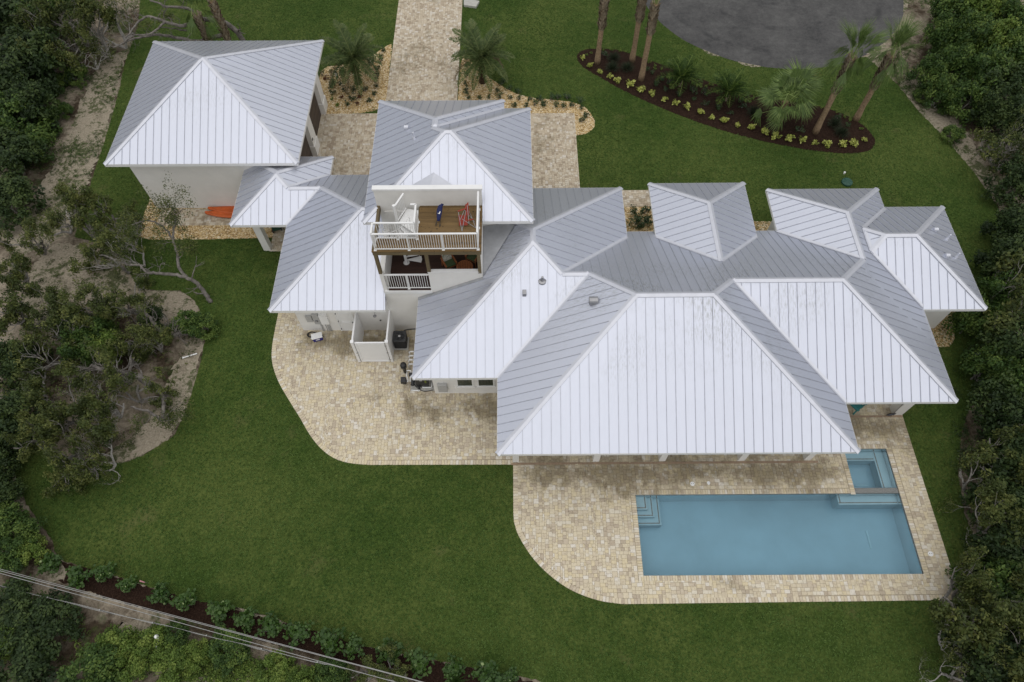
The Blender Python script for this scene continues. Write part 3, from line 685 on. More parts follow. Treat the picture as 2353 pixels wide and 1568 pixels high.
# ---------------------------------------------------------------- pavers
CELL = 0.088
def pave(name, polys, holes, mat, seed, single=300, gap=0.007, z=0.035, extra=None):
    """polys: list of outlines; returns the structure; 'single' nearest pavers are objects, the rest one mesh"""
    rnd = random.Random(seed)
    base = MB()
    allp = [p for q in polys for p in q]
    x0, x1 = min(p[0] for p in allp), max(p[0] for p in allp); y0, y1 = min(p[1] for p in allp), max(p[1] for p in allp)
    nx, ny = int((x1 - x0) / CELL) + 4, int((y1 - y0) / CELL) + 4
    gx, gy = np.meshgrid(x0 + (np.arange(nx) + .5) * CELL, y0 + (np.arange(ny) + .5) * CELL); P = np.stack([gx.ravel(), gy.ravel()], 1)
    ins = np.zeros(len(P), bool)
    for q in polys: ins |= inpoly(P, q)
    for h in holes: ins &= ~((P[:, 0] > h[0]) & (P[:, 0] < h[1]) & (P[:, 1] > h[2]) & (P[:, 1] < h[3]))
    free = ins.reshape(ny, nx).copy(); pcs = []
    sizes = [(2, 2)] * 5 + [(3, 2)] * 4 + [(2, 3)] * 2 + [(3, 3)]
    for j in range(ny):
        i = 0; row = free[j]
        while i < nx:
            if not row[i]: i += 1; continue
            for (a, b) in (rnd.choice(sizes), rnd.choice(sizes), (2, 2), (1, 2), (2, 1), (1, 1)):
                if i + a <= nx and j + b <= ny and free[j:j + b, i:i + a].all():
                    free[j:j + b, i:i + a] = False; pcs.append((x0 + i * CELL, x0 + (i + a) * CELL, y0 + j * CELL, y0 + (j + b) * CELL, 0)); i += a; break
    root = None
    for q in polys:
        o = sheet(name if root is None else 'joint_bed', q, z if root is None else z - 0.001, 'joint_sand', [rect_hp(*h) for h in holes])
        if root is None: root = tag(o, kind='structure')
        else: o.parent = root
    items = []
    for (a, b, c, d, r) in pcs:
        cx, cy = (a + b) / 2, (c + d) / 2; items.append(((b - a) * (d - c) / (cx * cx + cy * cy + CH * CH), cx, cy, b - a, d - c, 0.0))
    for (cx, cy, w_, h_, ang) in (extra or []): items.append((w_ * h_ / (cx * cx + cy * cy + CH * CH), cx, cy, w_, h_, ang))
    items.sort(reverse=True)
    cache = {}
    def piece(w_, h_):
        g = gap / 2; c = 0.012; t = 0.026
        w2, h2 = w_ / 2 - g, h_ / 2 - g
        v = [(-w2, -h2, 0), (w2, -h2, 0), (w2, h2, 0), (-w2, h2, 0), (-w2, -h2, t - .008), (w2, -h2, t - .008), (w2, h2, t - .008), (-w2, h2, t - .008), (-w2 + c, -h2 + c, t), (w2 - c, -h2 + c, t), (w2 - c, h2 - c, t), (-w2 + c, h2 - c, t)]
        f = [(8, 9, 10, 11)] + [(k, (k + 1) % 4, 4 + (k + 1) % 4, 4 + k) for k in range(4)] + [(4 + k, 4 + (k + 1) % 4, 8 + (k + 1) % 4, 8 + k) for k in range(4)]
        return v, f
    V, F, T = [], [], []
    for n, (_, cx, cy, w_, h_, ang) in enumerate(items):
        key = (round(w_, 3), round(h_, 3)); v, f = cache.setdefault(key, piece(w_, h_))
        zz = z + 0.001 + rnd.uniform(-.004, .004); tl = (rnd.uniform(-.012, .012), rnd.uniform(-.012, .012))
        if n < single:
            mk = 'paver_%s_%g_%g' % (mat, key[0], key[1]); me = bpy.data.meshes.get(mk)
            if me is None: me = bpy.data.meshes.new(mk); me.from_pydata(v, [], f); me.materials.append(MATS[mat])
            o = link('paver', me, root); o.location = (cx, cy, zz); o.rotation_euler = (tl[0], tl[1], ang)
        else:
            i = len(V); ca, sa = cos(ang), sin(ang)
            V += [(cx + p[0] * ca - p[1] * sa, cy + p[0] * sa + p[1] * ca, zz + p[2] + p[0] * tl[0] + p[1] * tl[1]) for p in v]; F += [tuple(i + k for k in q) for q in f]; T += [rnd.random()] * len(f)
    if F:
        me = bpy.data.meshes.new('pavers'); me.from_pydata(V, [], F); me.materials.append(MATS[mat])
        me.attributes.new('tone', 'FLOAT', 'FACE').data.foreach_set('value', T)
        tag(link('far_pavers', me, root), kind='stuff')
    return root
def border(line, w_=0.15, l_=0.25, off=0.0):          # soldier course along a polyline (world), laid on its left side
    out = []; line = [Vector(p) for p in line]; carry = 0.0
    for a, b in zip(line, line[1:]):
        d = b - a; L = d.length
        if L < 1e-6: continue
        d.normalize(); n = Vector((-d.y, d.x, 0)); s_ = carry
        while s_ < L:
            p = a + d * s_ + n * (l_ / 2 + off); out.append((p.x, p.y, w_ - .004, l_, atan2(d.y, d.x))); s_ += w_
        carry = s_ - L
    return out
PL = smooth_line(GP([(641, 716), (632, 760), (625, 805), (627, 840), (641, 880), (664, 920), (690, 962), (712, 1000), (737, 1031), (766, 1053), (802, 1065), (850, 1069.5)]), 3) + [G(1177, 1068.5)]
PD = [G(1179, 1071), G(1179.5, 1180)] + smooth_line(GP([(1181, 1200), (1188, 1224), (1204, 1254), (1228, 1288), (1262, 1322), (1302, 1351), (1342, 1370), (1386, 1383), (1432, 1389)]), 3) + [G(2208, 1379.5), Vector((21.07, 15.1, 0))]
edge = PL + PD
terr = [(p.x, p.y) for p in edge] + [(21.07, 17.2), (-3.9, 17.2), (-3.9, 21.1), (-11.8, 21.1), (-11.8, 22.6), (-12.75, 22.6)]
# the outlines run clockwise seen from above or not: inset for the field, border course on the rim
def inset(pts, d):
    n = len(pts); sgn = 1 if area(pts) > 0 else -1; out = []
    for i in range(n):
        a, b, c = Vector(pts[i - 1]), Vector(pts[i]), Vector(pts[(i + 1) % n])
        d1, d2 = (b - a).normalized(), (c - b).normalized(); n1, n2 = Vector((-d1.y, d1.x)) * sgn, Vector((-d2.y, d2.x)) * sgn
        k = n1 + n2; k = k / max(0.5, k.length_squared / 2) if k.length > 1e-6 else n1
        out.append((b.x + k.x * d, b.y + k.y * d))
    return out
sg = area(terr) > 0
rim = edge if sg else edge[::-1]
field = inset(terr, 0.252)
rimP = border(rim, 0.15, 0.25)
cop = []
X0, X1, Y0, Y1 = POOL
for ln in ([(X0 - .0, Y0, 0), (X0 - .0, Y1 + .25, 0)], [(X0, Y1, 0), (SPA[0] - .25, Y1, 0)], [(SPA[0], Y1, 0), (SPA[0], SPA[3] + .25, 0)], [(SPA[0], SPA[3], 0), (SPA[1] + .25, SPA[3], 0)], [(X1, SPA[3], 0), (X1, Y0 - .25, 0)], [(X1, Y0, 0), (X0 - .25, Y0, 0)]):
    cop += border(ln, 0.125, 0.25)
WT = (X0 - .252, X1 + .252, Y0 - .252, Y1 + .252); WS = (SPA[0] - .252, SPA[1] + .252, Y1, SPA[3] + .252)
terrace = pave('terrace', [field], [WT, WS], 'terrace_paver', 5, 300, extra=rimP + cop)
# bed under the rim and coping courses
rb = sheet('joint_bed', terr, 0.033, 'joint_sand', PH_, terrace)
drive = pave('driveway', [[(-9.05, 66), (-9.05, 38.95), (-13.65, 38.95), (-13.65, 29.5), (4.58, 29.5), (4.54, 38.85), (-3.88, 38.85), (-3.84, 66)][::-1]], [], 'drive_paver', 8, 300)
walk = pave('walkway', [[(4.58, 30.0), (9.5, 30.0), (9.5, 31.45), (4.58, 31.45)]], [], 'drive_paver', 9, 60)
gp0, gp1 = G(372, 482), G(540, 519)
path = pave('garage_path', [[(gp0.x, gp1.y), (-13.2, gp1.y), (-13.2, 30.1), (gp0.x, 30.1)]], [], 'drive_paver', 10, 120)
carp = pave('carport_floor', [[(-15.15, 26.55), (-12.3, 26.55), (-12.3, gp1.y - .02), (-15.15, gp1.y - .02)]], [], 'drive_paver', 12, 100)
# channel drain along the covered terrace
m = MB(); m.box(-0.1, 15.9, 12.43, 12.55, 0.03, 0.066); m.box(16.2, 21.05, 14.98, 15.1, 0.03, 0.066)
tag(m.build('channel_drain', 'drain_brown', terrace), None)
# concrete headwall slab beside the drive
hw = GP([(1066, 0), (1102, 8), (1094, 21), (1066, 17)])
cs = MB(); cs.prism([(p.x, p.y) for p in hw][::-1], 0.0, 0.22); o = cs.build('concrete_headwall', 'concrete', None, bevel=0.02)
tag(o, 'pale concrete headwall slab at the right edge of the paver driveway', 'headwall')

# ---------------------------------------------------------------- swimming pool and spa
pool = thing('swimming_pool', 'long rectangular blue swimming pool with corner spa set in pavers', 'swimming pool', (12.9, 8.8, 0))
ox, oy = 12.9, 8.8
def PX(m_, n_, mat, par=pool, **k):
    for i, v in enumerate(m_.v): m_.v[i] = (v[0] - ox, v[1] - oy, v[2])
    return m_.build(n_, mat, par, **k)
def basin(x0, x1, y0, y1, zb, zt):
    b = MB(); b.poly([(x0, y0, zb), (x1, y0, zb), (x1, y1, zb), (x0, y1, zb)])
    for (a, c) in (((x0, y0), (x1, y0)), ((x1, y0), (x1, y1)), ((x1, y1), (x0, y1)), ((x0, y1), (x0, y0))):
        b.poly([(*c, zb), (*a, zb), (*a, zt), (*c, zt)])
    return b
PX(basin(*POOL, -1.12, 0.034), 'pool_basin', 'pool_plaster')
PX(basin(*SPA, -1.0, 0.034), 'spa_basin', 'pool_plaster')
def band(x0, x1, y0, y1):
    b = MB(); e = 0.004
    for (a, c, nx_, ny_) in (((x0, y0), (x1, y0), 0, 1), ((x1, y0), (x1, y1), -1, 0), ((x1, y1), (x0, y1), 0, -1), ((x0, y1), (x0, y0), 1, 0)):
        b.poly([(c[0] + nx_ * e, c[1] + ny_ * e, -.24), (a[0] + nx_ * e, a[1] + ny_ * e, -.24), (a[0] + nx_ * e, a[1] + ny_ * e, .03), (c[0] + nx_ * e, c[1] + ny_ * e, .03)])
    return b
PX(band(*POOL), 'waterline_tile', 'tile_mosaic'); PX(band(*SPA), 'waterline_tile', 'tile_mosaic')
m = MB(); m.box(SPA[0], SPA[1], Y1 + .002, SPA[2] - .002, -1.0, 0.0); PX(m, 'spa_dam_wall', 'tile_mosaic')
def water(x0, x1, y0, y1, zb, zt): b = MB(); b.box(x0 + .006, x1 - .006, y0 + .006, y1 - .006, zb + .01, zt); return b
PX(water(*POOL, -1.12, -0.085), 'water', 'pool_water'); PX(water(*SPA, -1.0, -0.05), 'water', 'pool_water')
def ledge(name, x0, x1, y0, y1, zt, zb, sides):
    b = MB(); b.box(x0, x1, y0, y1, zb, zt); o = PX(b, name, 'pool_edge')
    t = MB(); q = 0.055; g = 0.07
    for s_ in sides:
        if s_ == 'R': t.box(x1 - g - q, x1 - g, y0 + g, y1 - .02, zt, zt + .006)
        if s_ == 'F': t.box(x0 + .02, x1 - g - q - .001 if 'R' in sides else x1 - .02, y0 + g, y0 + g + q, zt, zt + .006)
        if s_ == 'L': t.box(x0 + g, x0 + g + q, y0 + g + q + .001, y1 - .02, zt, zt + .006)
    PX(t, 'trim_tile', 'tile_mosaic', o).parent = o
    return o
ledge('step', X0 + .012, 6.82, 10.12, Y1 - .012, -0.26, -1.11, 'RF')
ledge('step', X0 + .013, 7.17, 9.79, Y1 - .013, -0.46, -1.105, 'RF')
ledge('step', X0 + .014, 7.52, 9.44, Y1 - .014, -0.66, -1.10, 'RF')
ledge('bench', 16.62, X1 - .012, 10.34, Y1 - .012, -0.36, -1.11, 'LF')
sx0, sx1, sy0, sy1 = SPA
ledge('spa_bench', sx1 - .55, sx1 - .012, sy0 + .012, sy1 - .012, -0.40, -0.98, 'L')
ledge('spa_bench', sx0 + .012, sx0 + .20, sy0 + .013, sy1 - .55, -0.40, -0.98, 'R')
ledge('spa_bench', sx0 + .21, sx1 - .56, sy1 - .50, sy1 - .013, -0.40, -0.97, 'F')
for (cx, cy, z, L, ang) in ((18.05, 8.75, -1.11, .9, 1.57), (18.35, 11.55, -.99, .65, 0)):
    m = MB(); M_ = Matrix.Translation((cx, cy, z)) @ Matrix.Rotation(ang, 4, 'Z'); m.box(-L / 2, L / 2, -.045, .045, 0, .02, M_); PX(m, 'drain_cover', 'pool_edge')
for (x, y, r, lab) in ((9.19, 11.35, .115, 'round white skimmer lid with two holes on pavers behind the pool'), (20.27, 7.76, .125, 'round white skimmer lid on pavers right of the pool')):
    t = thing('skimmer_lid', lab, 'lid', (x, y, .062)); m = MB(); m.lathe([(r, 0), (r, .008), (r * .93, .012), (0.02, .013)], 28); m.build('cover', 'white_paint', t)
    for dx in (-.42, .42): m = MB(); m.lathe([(.018, .0131), (.018, .015)], 10, (dx * r, .1 * r, 0)); m.build('finger_hole', 'rubber', t)
t = thing('autofill_lid', 'small white keyhole shaped autofill lid on pavers behind the pool', 'lid', (10.02, 11.4, .062)); m = MB(); m.lathe([(.085, 0), (.085, .008), (.076, .012)], 24); m.box(-.04, .04, -.11, -.05, 0, .010); m.build('cover', 'vinyl', t)

# ================================================================ buildings
def rebase(root, loc):
    loc = Vector(loc); root.location = loc
    for c in root.children: c.location -= loc
EZ = 3.40
hA = hip(-5.05, 6.51, 15.82, 28.18, EZ, (EZ, EZ + .383, EZ, EZ + .383))
MAIN = [hA, hip(-5.05, 12, 15.82, 25.17, EZ), hip(-0.75, 16.40, 11.745, 25.17, EZ), hip(4.0, 21.92, 14.32, 25.17, EZ), hip(8.15, 13.81, 17.5, 28.5, EZ + .383), hip(15.19, 21.79, 17.5, 28.26, EZ + .071), hip(16.5, 25.33, 19.77, 26.92, EZ - .05)]
MCUT = [(-6.9, -1.48, 20.69, 24.0), (-6.9, 0.32, 23.62, 31.3)]
TZ = 7.15
TOWER = [hip(-7.55, 1.11, 22.82, 31.13, TZ), hip(-7.55, -0.38, 24.2, 31.82, TZ)]
TCUT = [(-6.86, -1.47, 22.0, 23.80)]
WING = [hip(-16.29, -11.0, 25.85, 31.27, EZ), hip(-12.99, 0, 19.93, 29.72, EZ), hip(-16.29, 0, 25.85, 29.72, EZ)]
WCUT = [(-6.78, 1, 18, 33), (-23.2, -13.29, 30.13, 40)]
GAR = [hip(-23.89, -12.54, 29.36, 40.63, 4.77)]

house = thing('house', 'large white stucco house with pale standing seam metal hip roofs and raised roof deck', 'house')
r_main = build_roof(house, MAIN, MCUT)
r_tower = build_roof(house, TOWER, TCUT)
r_wing = build_roof(house, WING, WCUT)
garage = thing('garage', 'separate square white garage with pyramid metal roof and brown doors at upper left', 'garage')
r_gar = build_roof(garage, GAR, [])
flush_panels(300)

def wall(parent, x0, x1, y0, y1, z0, z1, name='wall', mat='stucco'):
    m = MB(); m.box(x0, x1, y0, y1, z0, z1); return m.build(name, mat, parent)
# main block
wall(house, -4.27, 21.12, 16.60, 24.35, -.05, 3.195)
wall(house, 0.33, 5.73, 24.36, 27.38, -.05, 3.55); wall(house, 8.93, 13.03, 24.36, 27.7, -.05, 3.55); wall(house, 15.97, 21.0, 24.36, 27.46, -.05, 3.25); wall(house, 21.13, 24.52, 20.58, 26.12, -.05, 3.12)
for x, w_ in ((0.14, .33), (4.32, .33), (7.77, .33), (11.91, .33), (15.34, .33)):
    wall(house, x - w_ / 2, x + w_ / 2, 12.58, 12.92, 0, 2.86, 'column')
wall(house, 20.50, 21.06, 15.12, 15.62, 0, 2.86, 'column')
wall(house, -.03, 15.52, 12.56, 12.94, 2.861, 3.198, 'beam'); wall(house, 15.53, 21.10, 15.10, 15.50, 2.861, 3.197, 'beam'); wall(house, 15.20, 15.52, 12.95, 15.09, 2.862, 3.196, 'beam'); wall(house, 20.76, 21.09, 15.51, 16.58, 2.862, 3.196, 'beam'); wall(house, -.04, .28, 12.95, 16.58, 2.862, 3.196, 'beam')
# windows in the left block and the east block
def window(x0, x1, z0, z1, y, par=house):
    m = MB(); t = 0.09
    m.box(x0, x1, y - .06, y + .02, z0, z0 + t); m.box(x0, x1, y - .06, y + .02, z1 - t, z1); m.box(x0, x0 + t, y - .06, y + .02, z0 + t, z1 - t); m.box(x1 - t, x1, y - .06, y + .02, z0 + t, z1 - t)
    o = m.build('window', 'white_paint', par); p = MB(); p.box(x0 + t, x1 - t, y - .03, y + .01, z0 + t, z1 - t); p.build('pane', 'glass', o)
    s_ = MB(); s_.box(x0 - .1, x1 + .1, y - .10, y + .01, z0 - .12, z0 - .002); s_.build('sill', 'stucco', o)
window(-3.02, -2.08, .95, 2.2, 16.6); window(-1.90, -0.95, .95, 2.2, 16.6); window(22.2, 23.1, 1.5, 2.4, 20.58)
# wing and carport
wall(house, -12.14, -6.82, 20.72, 28.9, -.05, 3.196); wall(house, -15.5, -15.07, 26.6, 27.03, 0, 3.195, 'column')
wall(house, -15.49, -12.15, 26.63, 26.95, 2.87, 3.194, 'beam'); wall(house, -11.9, -6.82, 28.901, 29.0, 0, 3.19)
# tower
wall(house, -6.79, 0.30, 23.66, 30.32, -.05, 6.955); wall(house, -6.79, -1.17, 30.33, 31.02, -.05, 6.955)
wall(house, -6.81, -1.50, 20.71, 23.655, -.05, 3.95, 'wall')
# lower balcony
wall(house, -6.74, -4.24, 20.64, 20.90, 3.90, 4.10, 'slab_edge', 'white_paint')
wall(house, -6.80, -6.54, 20.90, 23.65, 3.951, 5.60, 'half_wall'); wall(house, -6.80, -6.60, 20.70, 20.899, 3.951, 5.60, 'half_wall'); wall(house, -4.28, -1.66, 20.70, 20.86, 3.951, 5.70, 'half_wall'); wall(house, -4.31, -1.66, 20.68, 20.88, 5.701, 5.74, 'wall_cap', 'white_paint'); wall(house, -1.655, -1.50, 20.70, 23.65, 3.951, 7.15, 'half_wall')
fl = wall(house, -6.53, -1.66, 20.91, 23.65, 3.952, 4.11, 'balcony_floor', 'dark_metal')
y = 20.70; k = 0
while y < 23.5:
    wall(fl, -6.53, -4.285 if y < 20.91 else -1.662, y, y + .134, 4.111, 4.145, 'floor_board', 'dark_deck'); y += .140
wall(house, -6.53, -1.66, 23.56, 23.659, 4.15, 7.1, 'inner_wall', 'stucco')
# roof deck
for x in (-6.72, -4.22, -1.63): wall(house, x - .085, x + .085, 20.685, 20.855, 5.742 if -6 < x < -2 else 5.601, 7.16, 'post', 'beam_wood')
fr = wall(house, -6.83, -1.49, 20.69, 20.80, 7.161, 7.43, 'deck_frame', 'beam_wood')
wall(fr, -6.83, -6.70, 20.81, 23.60, 7.162, 7.50, 'rim_joist', 'beam_wood'); wall(fr, -1.60, -1.49, 20.81, 23.60, 7.162, 7.43, 'rim_joist', 'beam_wood'); wall(fr, -6.69, -1.61, 21.34, 21.42, 7.16, 7.43, 'joist', 'beam_wood'); wall(fr, -4.72, -4.64, 21.43, 23.58, 7.163, 7.43, 'joist', 'beam_wood')
y = 20.66
while y < 23.5:
    wall(fr, -6.85 if y < 21.40 else -4.66, -1.48, y, y + .136, 7.431, 7.468 + random.uniform(0, .004), 'deck_board', 'deck_wood'); y += .1405
pw = wall(house, -6.85, -1.48, 23.60, 23.80, 6.96, 8.60, 'parapet'); wall(pw, -6.90, -1.43, 23.56, 23.84, 8.601, 8.72, 'coping', 'white_paint')
# cricket behind the parapet and flashing on the lower roof
zc = TZ + SL * (25.05 - 22.82); m = MB()
m.poly([(-4.1, 23.81, zc + .02), (-3.95, 25.05, zc + .03), (-6.3, 23.81, TZ + SL * .99 + .06)]); m.poly([(-4.1, 23.81, zc + .02), (-1.9, 23.81, TZ + SL * .99 + .06), (-3.95, 25.05, zc + .03)]); m.build('cricket', 'cap_metal', house)
zA = lambda x: EZ + SL * (x + 5.05)
m = MB(); m.poly([(-1.485, 23.61, zA(-1.5) + .55), (-1.485, 20.75, zA(-1.5) + .04), (.31, 23.61, zA(.31) + .05)]); m.build('cricket', 'flashing', house)
m = MB(); m.poly([(-5.06, 20.685, EZ + .05), (-5.06, 20.53, EZ + .05), (-1.48, 20.53, zA(-1.48) + .05), (-1.48, 20.685, zA(-1.48) + .05)]); m.poly([(-5.06, 20.53, EZ + .05), (-5.06, 20.53, EZ - .02), (-1.48, 20.53, zA(-1.48)), (-1.48, 20.53, zA(-1.48) + .05)]); m.build('wall_flashing', 'flashing', house)
# railings
def railing(par, pts, z0, z1, posts, name='railing', base=True):
    root = None
    for a, b in zip(pts, pts[1:]):
        a, b = Vector((*a, 0)), Vector((*b, 0)); d = (b - a); L = d.length; d.normalize()
        m = MB(); m.bar(a + Vector((0, 0, z1)), b + Vector((0, 0, z1)), .085, .05); o = m.build(name if root is None else 'top_rail', 'white_paint', par if root is None else root)
        root = root or o
        m = MB(); m.bar(a + Vector((0, 0, z0 + .10)), b + Vector((0, 0, z0 + .10)), .045, .04); m.build('bottom_rail', 'white_paint', root)
        n = max(2, int(round(L / .118)))
        for k in range(1, n):
            p = a + d * (L * k / n); m = MB(); m.box(p.x - .012, p.x + .012, p.y - .012, p.y + .012, z0 + .12, z1 - .025); m.build('baluster', 'white_paint', root)
    for (x, y) in posts:
        m = MB(); m.box(x - .032, x + .032, y - .032, y + .032, z0, z1 - .025); m.box(x - .07, x + .07, y - .07, y + .07, z0, z0 + .03); m.build('rail_post', 'white_paint', root)
    return root
railing(house, [(-6.67, 21.44), (-6.67, 20.76), (-1.63, 20.76), (-1.63, 23.40)], 7.472, 8.70, [(-6.66, 20.77), (-5.0, 20.77), (-3.33, 20.77), (-1.64, 20.77), (-1.64, 22.1), (-1.64, 23.3)])
railing(house, [(-6.63, 21.44), (-4.66, 21.43), (-4.66, 22.6), (-4.92, 22.6)], 7.473, 8.70, [(-5.6, 21.44), (-4.67, 21.44), (-4.67, 22.5)])
railing(house, [(-6.6, 20.78), (-4.30, 20.78)], 4.15, 5.40, [(-5.45, 20.79)])
# spiral stair
st = MB(); st.tube([(-5.72, 22.5, 4.15), (-5.72, 22.5, 8.75)], .075, 16); st.lathe([(.17, 4.148), (.17, 4.165)], 16, (-5.72, 22.5, 0)); st = st.build('spiral_stair', 'white_paint', house)
c0 = Vector((-5.72, 22.5, 0)); hr = []
for k in range(15):
    a = radians(-12 + k * 24.5); z = 4.38 + k * .218; m = MB(); a2 = a + radians(29)
    q = [c0 + Vector((cos(a) * .06, sin(a) * .06, z)), c0 + Vector((cos(a) * .86, sin(a) * .86, z)), c0 + Vector((cos((a + a2) / 2) * .88, sin((a + a2) / 2) * .88, z)), c0 + Vector((cos(a2) * .86, sin(a2) * .86, z)), c0 + Vector((cos(a2) * .06, sin(a2) * .06, z))]
    if area([(p.x, p.y) for p in q]) < 0: q = q[::-1]
    m.prism(q, z, z + .045); m.build('tread', 'white_paint', st)
    pb = c0 + Vector((cos(a) * .83, sin(a) * .83, z)); m = MB(); m.tube([pb, pb + Vector((0, 0, .95))], .011, 6); m.build('stair_baluster', 'white_paint', st)
    hr.append(pb + Vector((0, 0, .95)))
m = MB(); m.tube(smooth_line(hr, 4), .019, 8); m.build('handrail', 'white_paint', st)
m = MB(); lp = [(-5.66, 22.52), (-4.75, 21.75), (-4.70, 22.5), (-4.72, 23.3), (-5.30, 23.4)]; m.prism(lp, 7.43, 7.47); m.build('landing', 'white_paint', st)
railing(st, [(-5.68, 22.58), (-5.33, 23.38)], 7.47, 8.62, [], 'landing_rail')
# service door, meters and conduits on the wing wall
m = MB(); m.box(-9.95, -9.88, 20.66, 20.72, 0, 2.13); m.box(-9.02, -8.95, 20.66, 20.72, 0, 2.13); m.box(-9.88, -9.02, 20.66, 20.72, 2.06, 2.13); dr = m.build('door', 'white_paint', house)
m = MB(); m.box(-9.88, -9.02, 20.69, 20.72, .02, 2.06); m.build('door_leaf', 'white_paint', dr)
for (za, zb) in ((.2, .95), (1.05, 1.9)):
    m = MB()
    for (xa, xb, zc0, zc1) in ((-9.76, -9.14, za, za + .02), (-9.76, -9.14, zb - .02, zb), (-9.76, -9.74, za, zb), (-9.16, -9.14, za, zb)): m.box(xa, xb, 20.675, 20.692, zc0, zc1)
    m.build('door_moulding', 'white_paint', dr)
m = MB(); m.tube([(-9.08, 20.69, 1.0), (-9.08, 20.62, 1.0)], .03, 10); m.build('door_knob', 'dark_metal', dr)
for z in (.25, 1.05, 1.85): m = MB(); m.box(-9.90, -9.865, 20.65, 20.69, z, z + .12); m.build('hinge', 'dark_metal', dr)
for (x0, x1, z0, z1, d, n) in ((-11.62, -11.28, 1.15, 1.75, .12, 'meter_box'), (-11.22, -10.88, .95, 1.9, .14, 'meter_box'), (-10.85, -10.40, .95, 1.85, .16, 'breaker_box')):
    m = MB(); m.box(x0, x1, 20.72 - d, 20.72, z0, z1); m.build(n, 'grey_box' if n == 'meter_box' else 'white_paint', house, bevel=.01)
m = MB(); m.tube([(-11.05, 20.58, 1.3), (-11.05, 20.50, 1.3)], .09, 16); m.build('electric_meter', 'steel', house)
for x in (-10.98, -10.92, -10.72, -10.62, -10.54, -10.47): m = MB(); m.tube([(x, 20.69, 0), (x, 20.69, .97)], .02, 6); m.build('conduit', 'grey_box', house)
m = MB(); m.box(-4.02, -3.52, 16.42, 16.60, .55, 1.35); cb = m.build('control_box', 'grey_box', house, bevel=.02); m = MB(); m.box(-4.0, -3.54, 16.40, 16.418, .9, 1.33); m.build('box_lid', 'grey_box', cb)
# vents: find the point of the roof a picture point looks at
def roofpt(hips, px, py):
    z = 12.0
    while z > 2.5:
        p = G(px, py, z); e, pl = env(hips, [], p.x, p.y)
        if e is not None and e >= z: return p, pl
        z -= 0.01
    return None
vz = crop(3550, 780, 2.75)
for hips, (px, py), kind in ((TOWER, (934, 295), 'hood'), (TOWER, (951, 318), 'pipe'), (MAIN, (1246, 646), 'boot'), (MAIN, (1205, 675), 'box'), (MAIN, (1363, 694), 'bighood'), (MAIN, vz(522, 390), 'hood'), (MAIN, vz(655, 487), 'pipe'), (MAIN, vz(650, 675), 'hood'), (MAIN, vz(752, 690), 'pipe')):
    r = roofpt(hips, px, py)
    if not r: continue
    p, pl = r; down = Vector((-pl.sg, 0, 0)) if pl.ax == 0 else Vector((0, -pl.sg, 0)); m = MB(); b_ = p + Vector((0, 0, -.03))
    if kind == 'pipe': m.tube([b_, b_ + Vector((0, 0, .42))], .045, 10); m.lathe([(.11, .0), (.07, .10)], 12, p); m.build('vent_pipe', 'cap_metal', house)
    elif kind == 'boot': m.lathe([(.21, -.06), (.21, .03), (.11, .08), (.06, .22), (.06, .34), (.0, .341)], 18, p); m.build('vent_pipe', 'steel', house)
    elif kind == 'box': m.box(p.x - .10, p.x + .10, p.y - .14, p.y + .14, p.z - .08, p.z + .16); m.build('roof_vent', 'steel', house, bevel=.02)
    else:
        R = .28 if kind == 'bighood' else .17; L = .42 if kind == 'bighood' else .22; a = b_ - down * L / 2 + Vector((0, 0, .10 + .05 * (R > .2))); b2 = a + down * L
        m.tube([a, b2], R * .72, 16); m.lathe([(R * .8, -.08), (R * .8, .06)], 14, p); m.build('roof_vent', 'cap_metal' if R < .2 else 'steel', house)
rebase(house, (6.0, 20.0, 0))

# garage body
wall(garage, -23.1, -13.66, 30.14, 39.85, -.05, 4.565)
for (a, b) in ((30.14, 30.95), (34.76, 35.75), (38.93, 39.84)):
    wall(garage, -13.655, -13.30, a, b, 0, 3.7, 'column'); wall(garage, -13.65, -13.24, a - .05, b + .05, -.05, .9, 'column_base')
wall(garage, -13.655, -13.30, 30.14, 39.84, 3.701, 4.56, 'wall')
for (a, b) in ((31.0, 34.70), (35.81, 38.87)):
    d = wall(garage, -13.655, -13.60, a, b, 0, 3.69, 'garage_door', 'garage_brown')
    for k in range(6): wall(d, -13.599, -13.575, a + .03, b - .03, .03 + k * .61, .61 + k * .61, 'door_panel', 'garage_brown')
m = MB(); m.box(-13.30, -13.27, 34.82, 34.98, 1.35, 1.5); m.build('wall_lamp', 'dark_metal', garage)
rebase(garage, (-18.2, 35.0, 0))

# ================================================================ things around the house
def BX(name, mat, par, *b, bev=0.0):
    m = MB(); m.box(*b); return m.build(name, mat, par, bevel=bev)
# outdoor shower stall
t = thing('shower_enclosure', 'white vinyl outdoor shower stall with panelled gate against the wing wall', 'shower stall', (-7.73, 18.65, 0)); H = 2.2
for x in (-.93, .93):
    BX('post', 'vinyl', t, x - .075, x + .075, -.06, .09, 0, H + .02, bev=.008); BX('post_cap', 'vinyl', t, x - .09, x + .09, -.075, .105, H + .021, H + .06)
    p = BX('side_panel', 'vinyl', t, x - .03, x + .03, .091, 2.05, .06, H - .03); BX('panel_rail', 'vinyl', p, x - .045, x + .045, .091, 2.05, H - .029, H + .015); BX('panel_rail', 'vinyl', p, x - .045, x + .045, .091, 2.05, .03, .059)
g = BX('gate', 'vinyl', t, -.80, .80, -.02, .03, .08, H - .14)
for b in ((-.80, .80, -.045, -.021, H - .24, H - .14), (-.80, .80, -.045, -.021, .08, .17), (-.80, -.71, -.045, -.021, .171, H - .241), (.71, .80, -.045, -.021, .171, H - .241)): BX('gate_frame', 'vinyl', g, *b)
BX('top_rail', 'vinyl', t, -.80, .80, -.035, .045, H - .12, H - .05)
for z in (.35, 1.1, 1.85): BX('hinge', 'steel', g, .78, .90, -.075, -.06, z, z + .05)
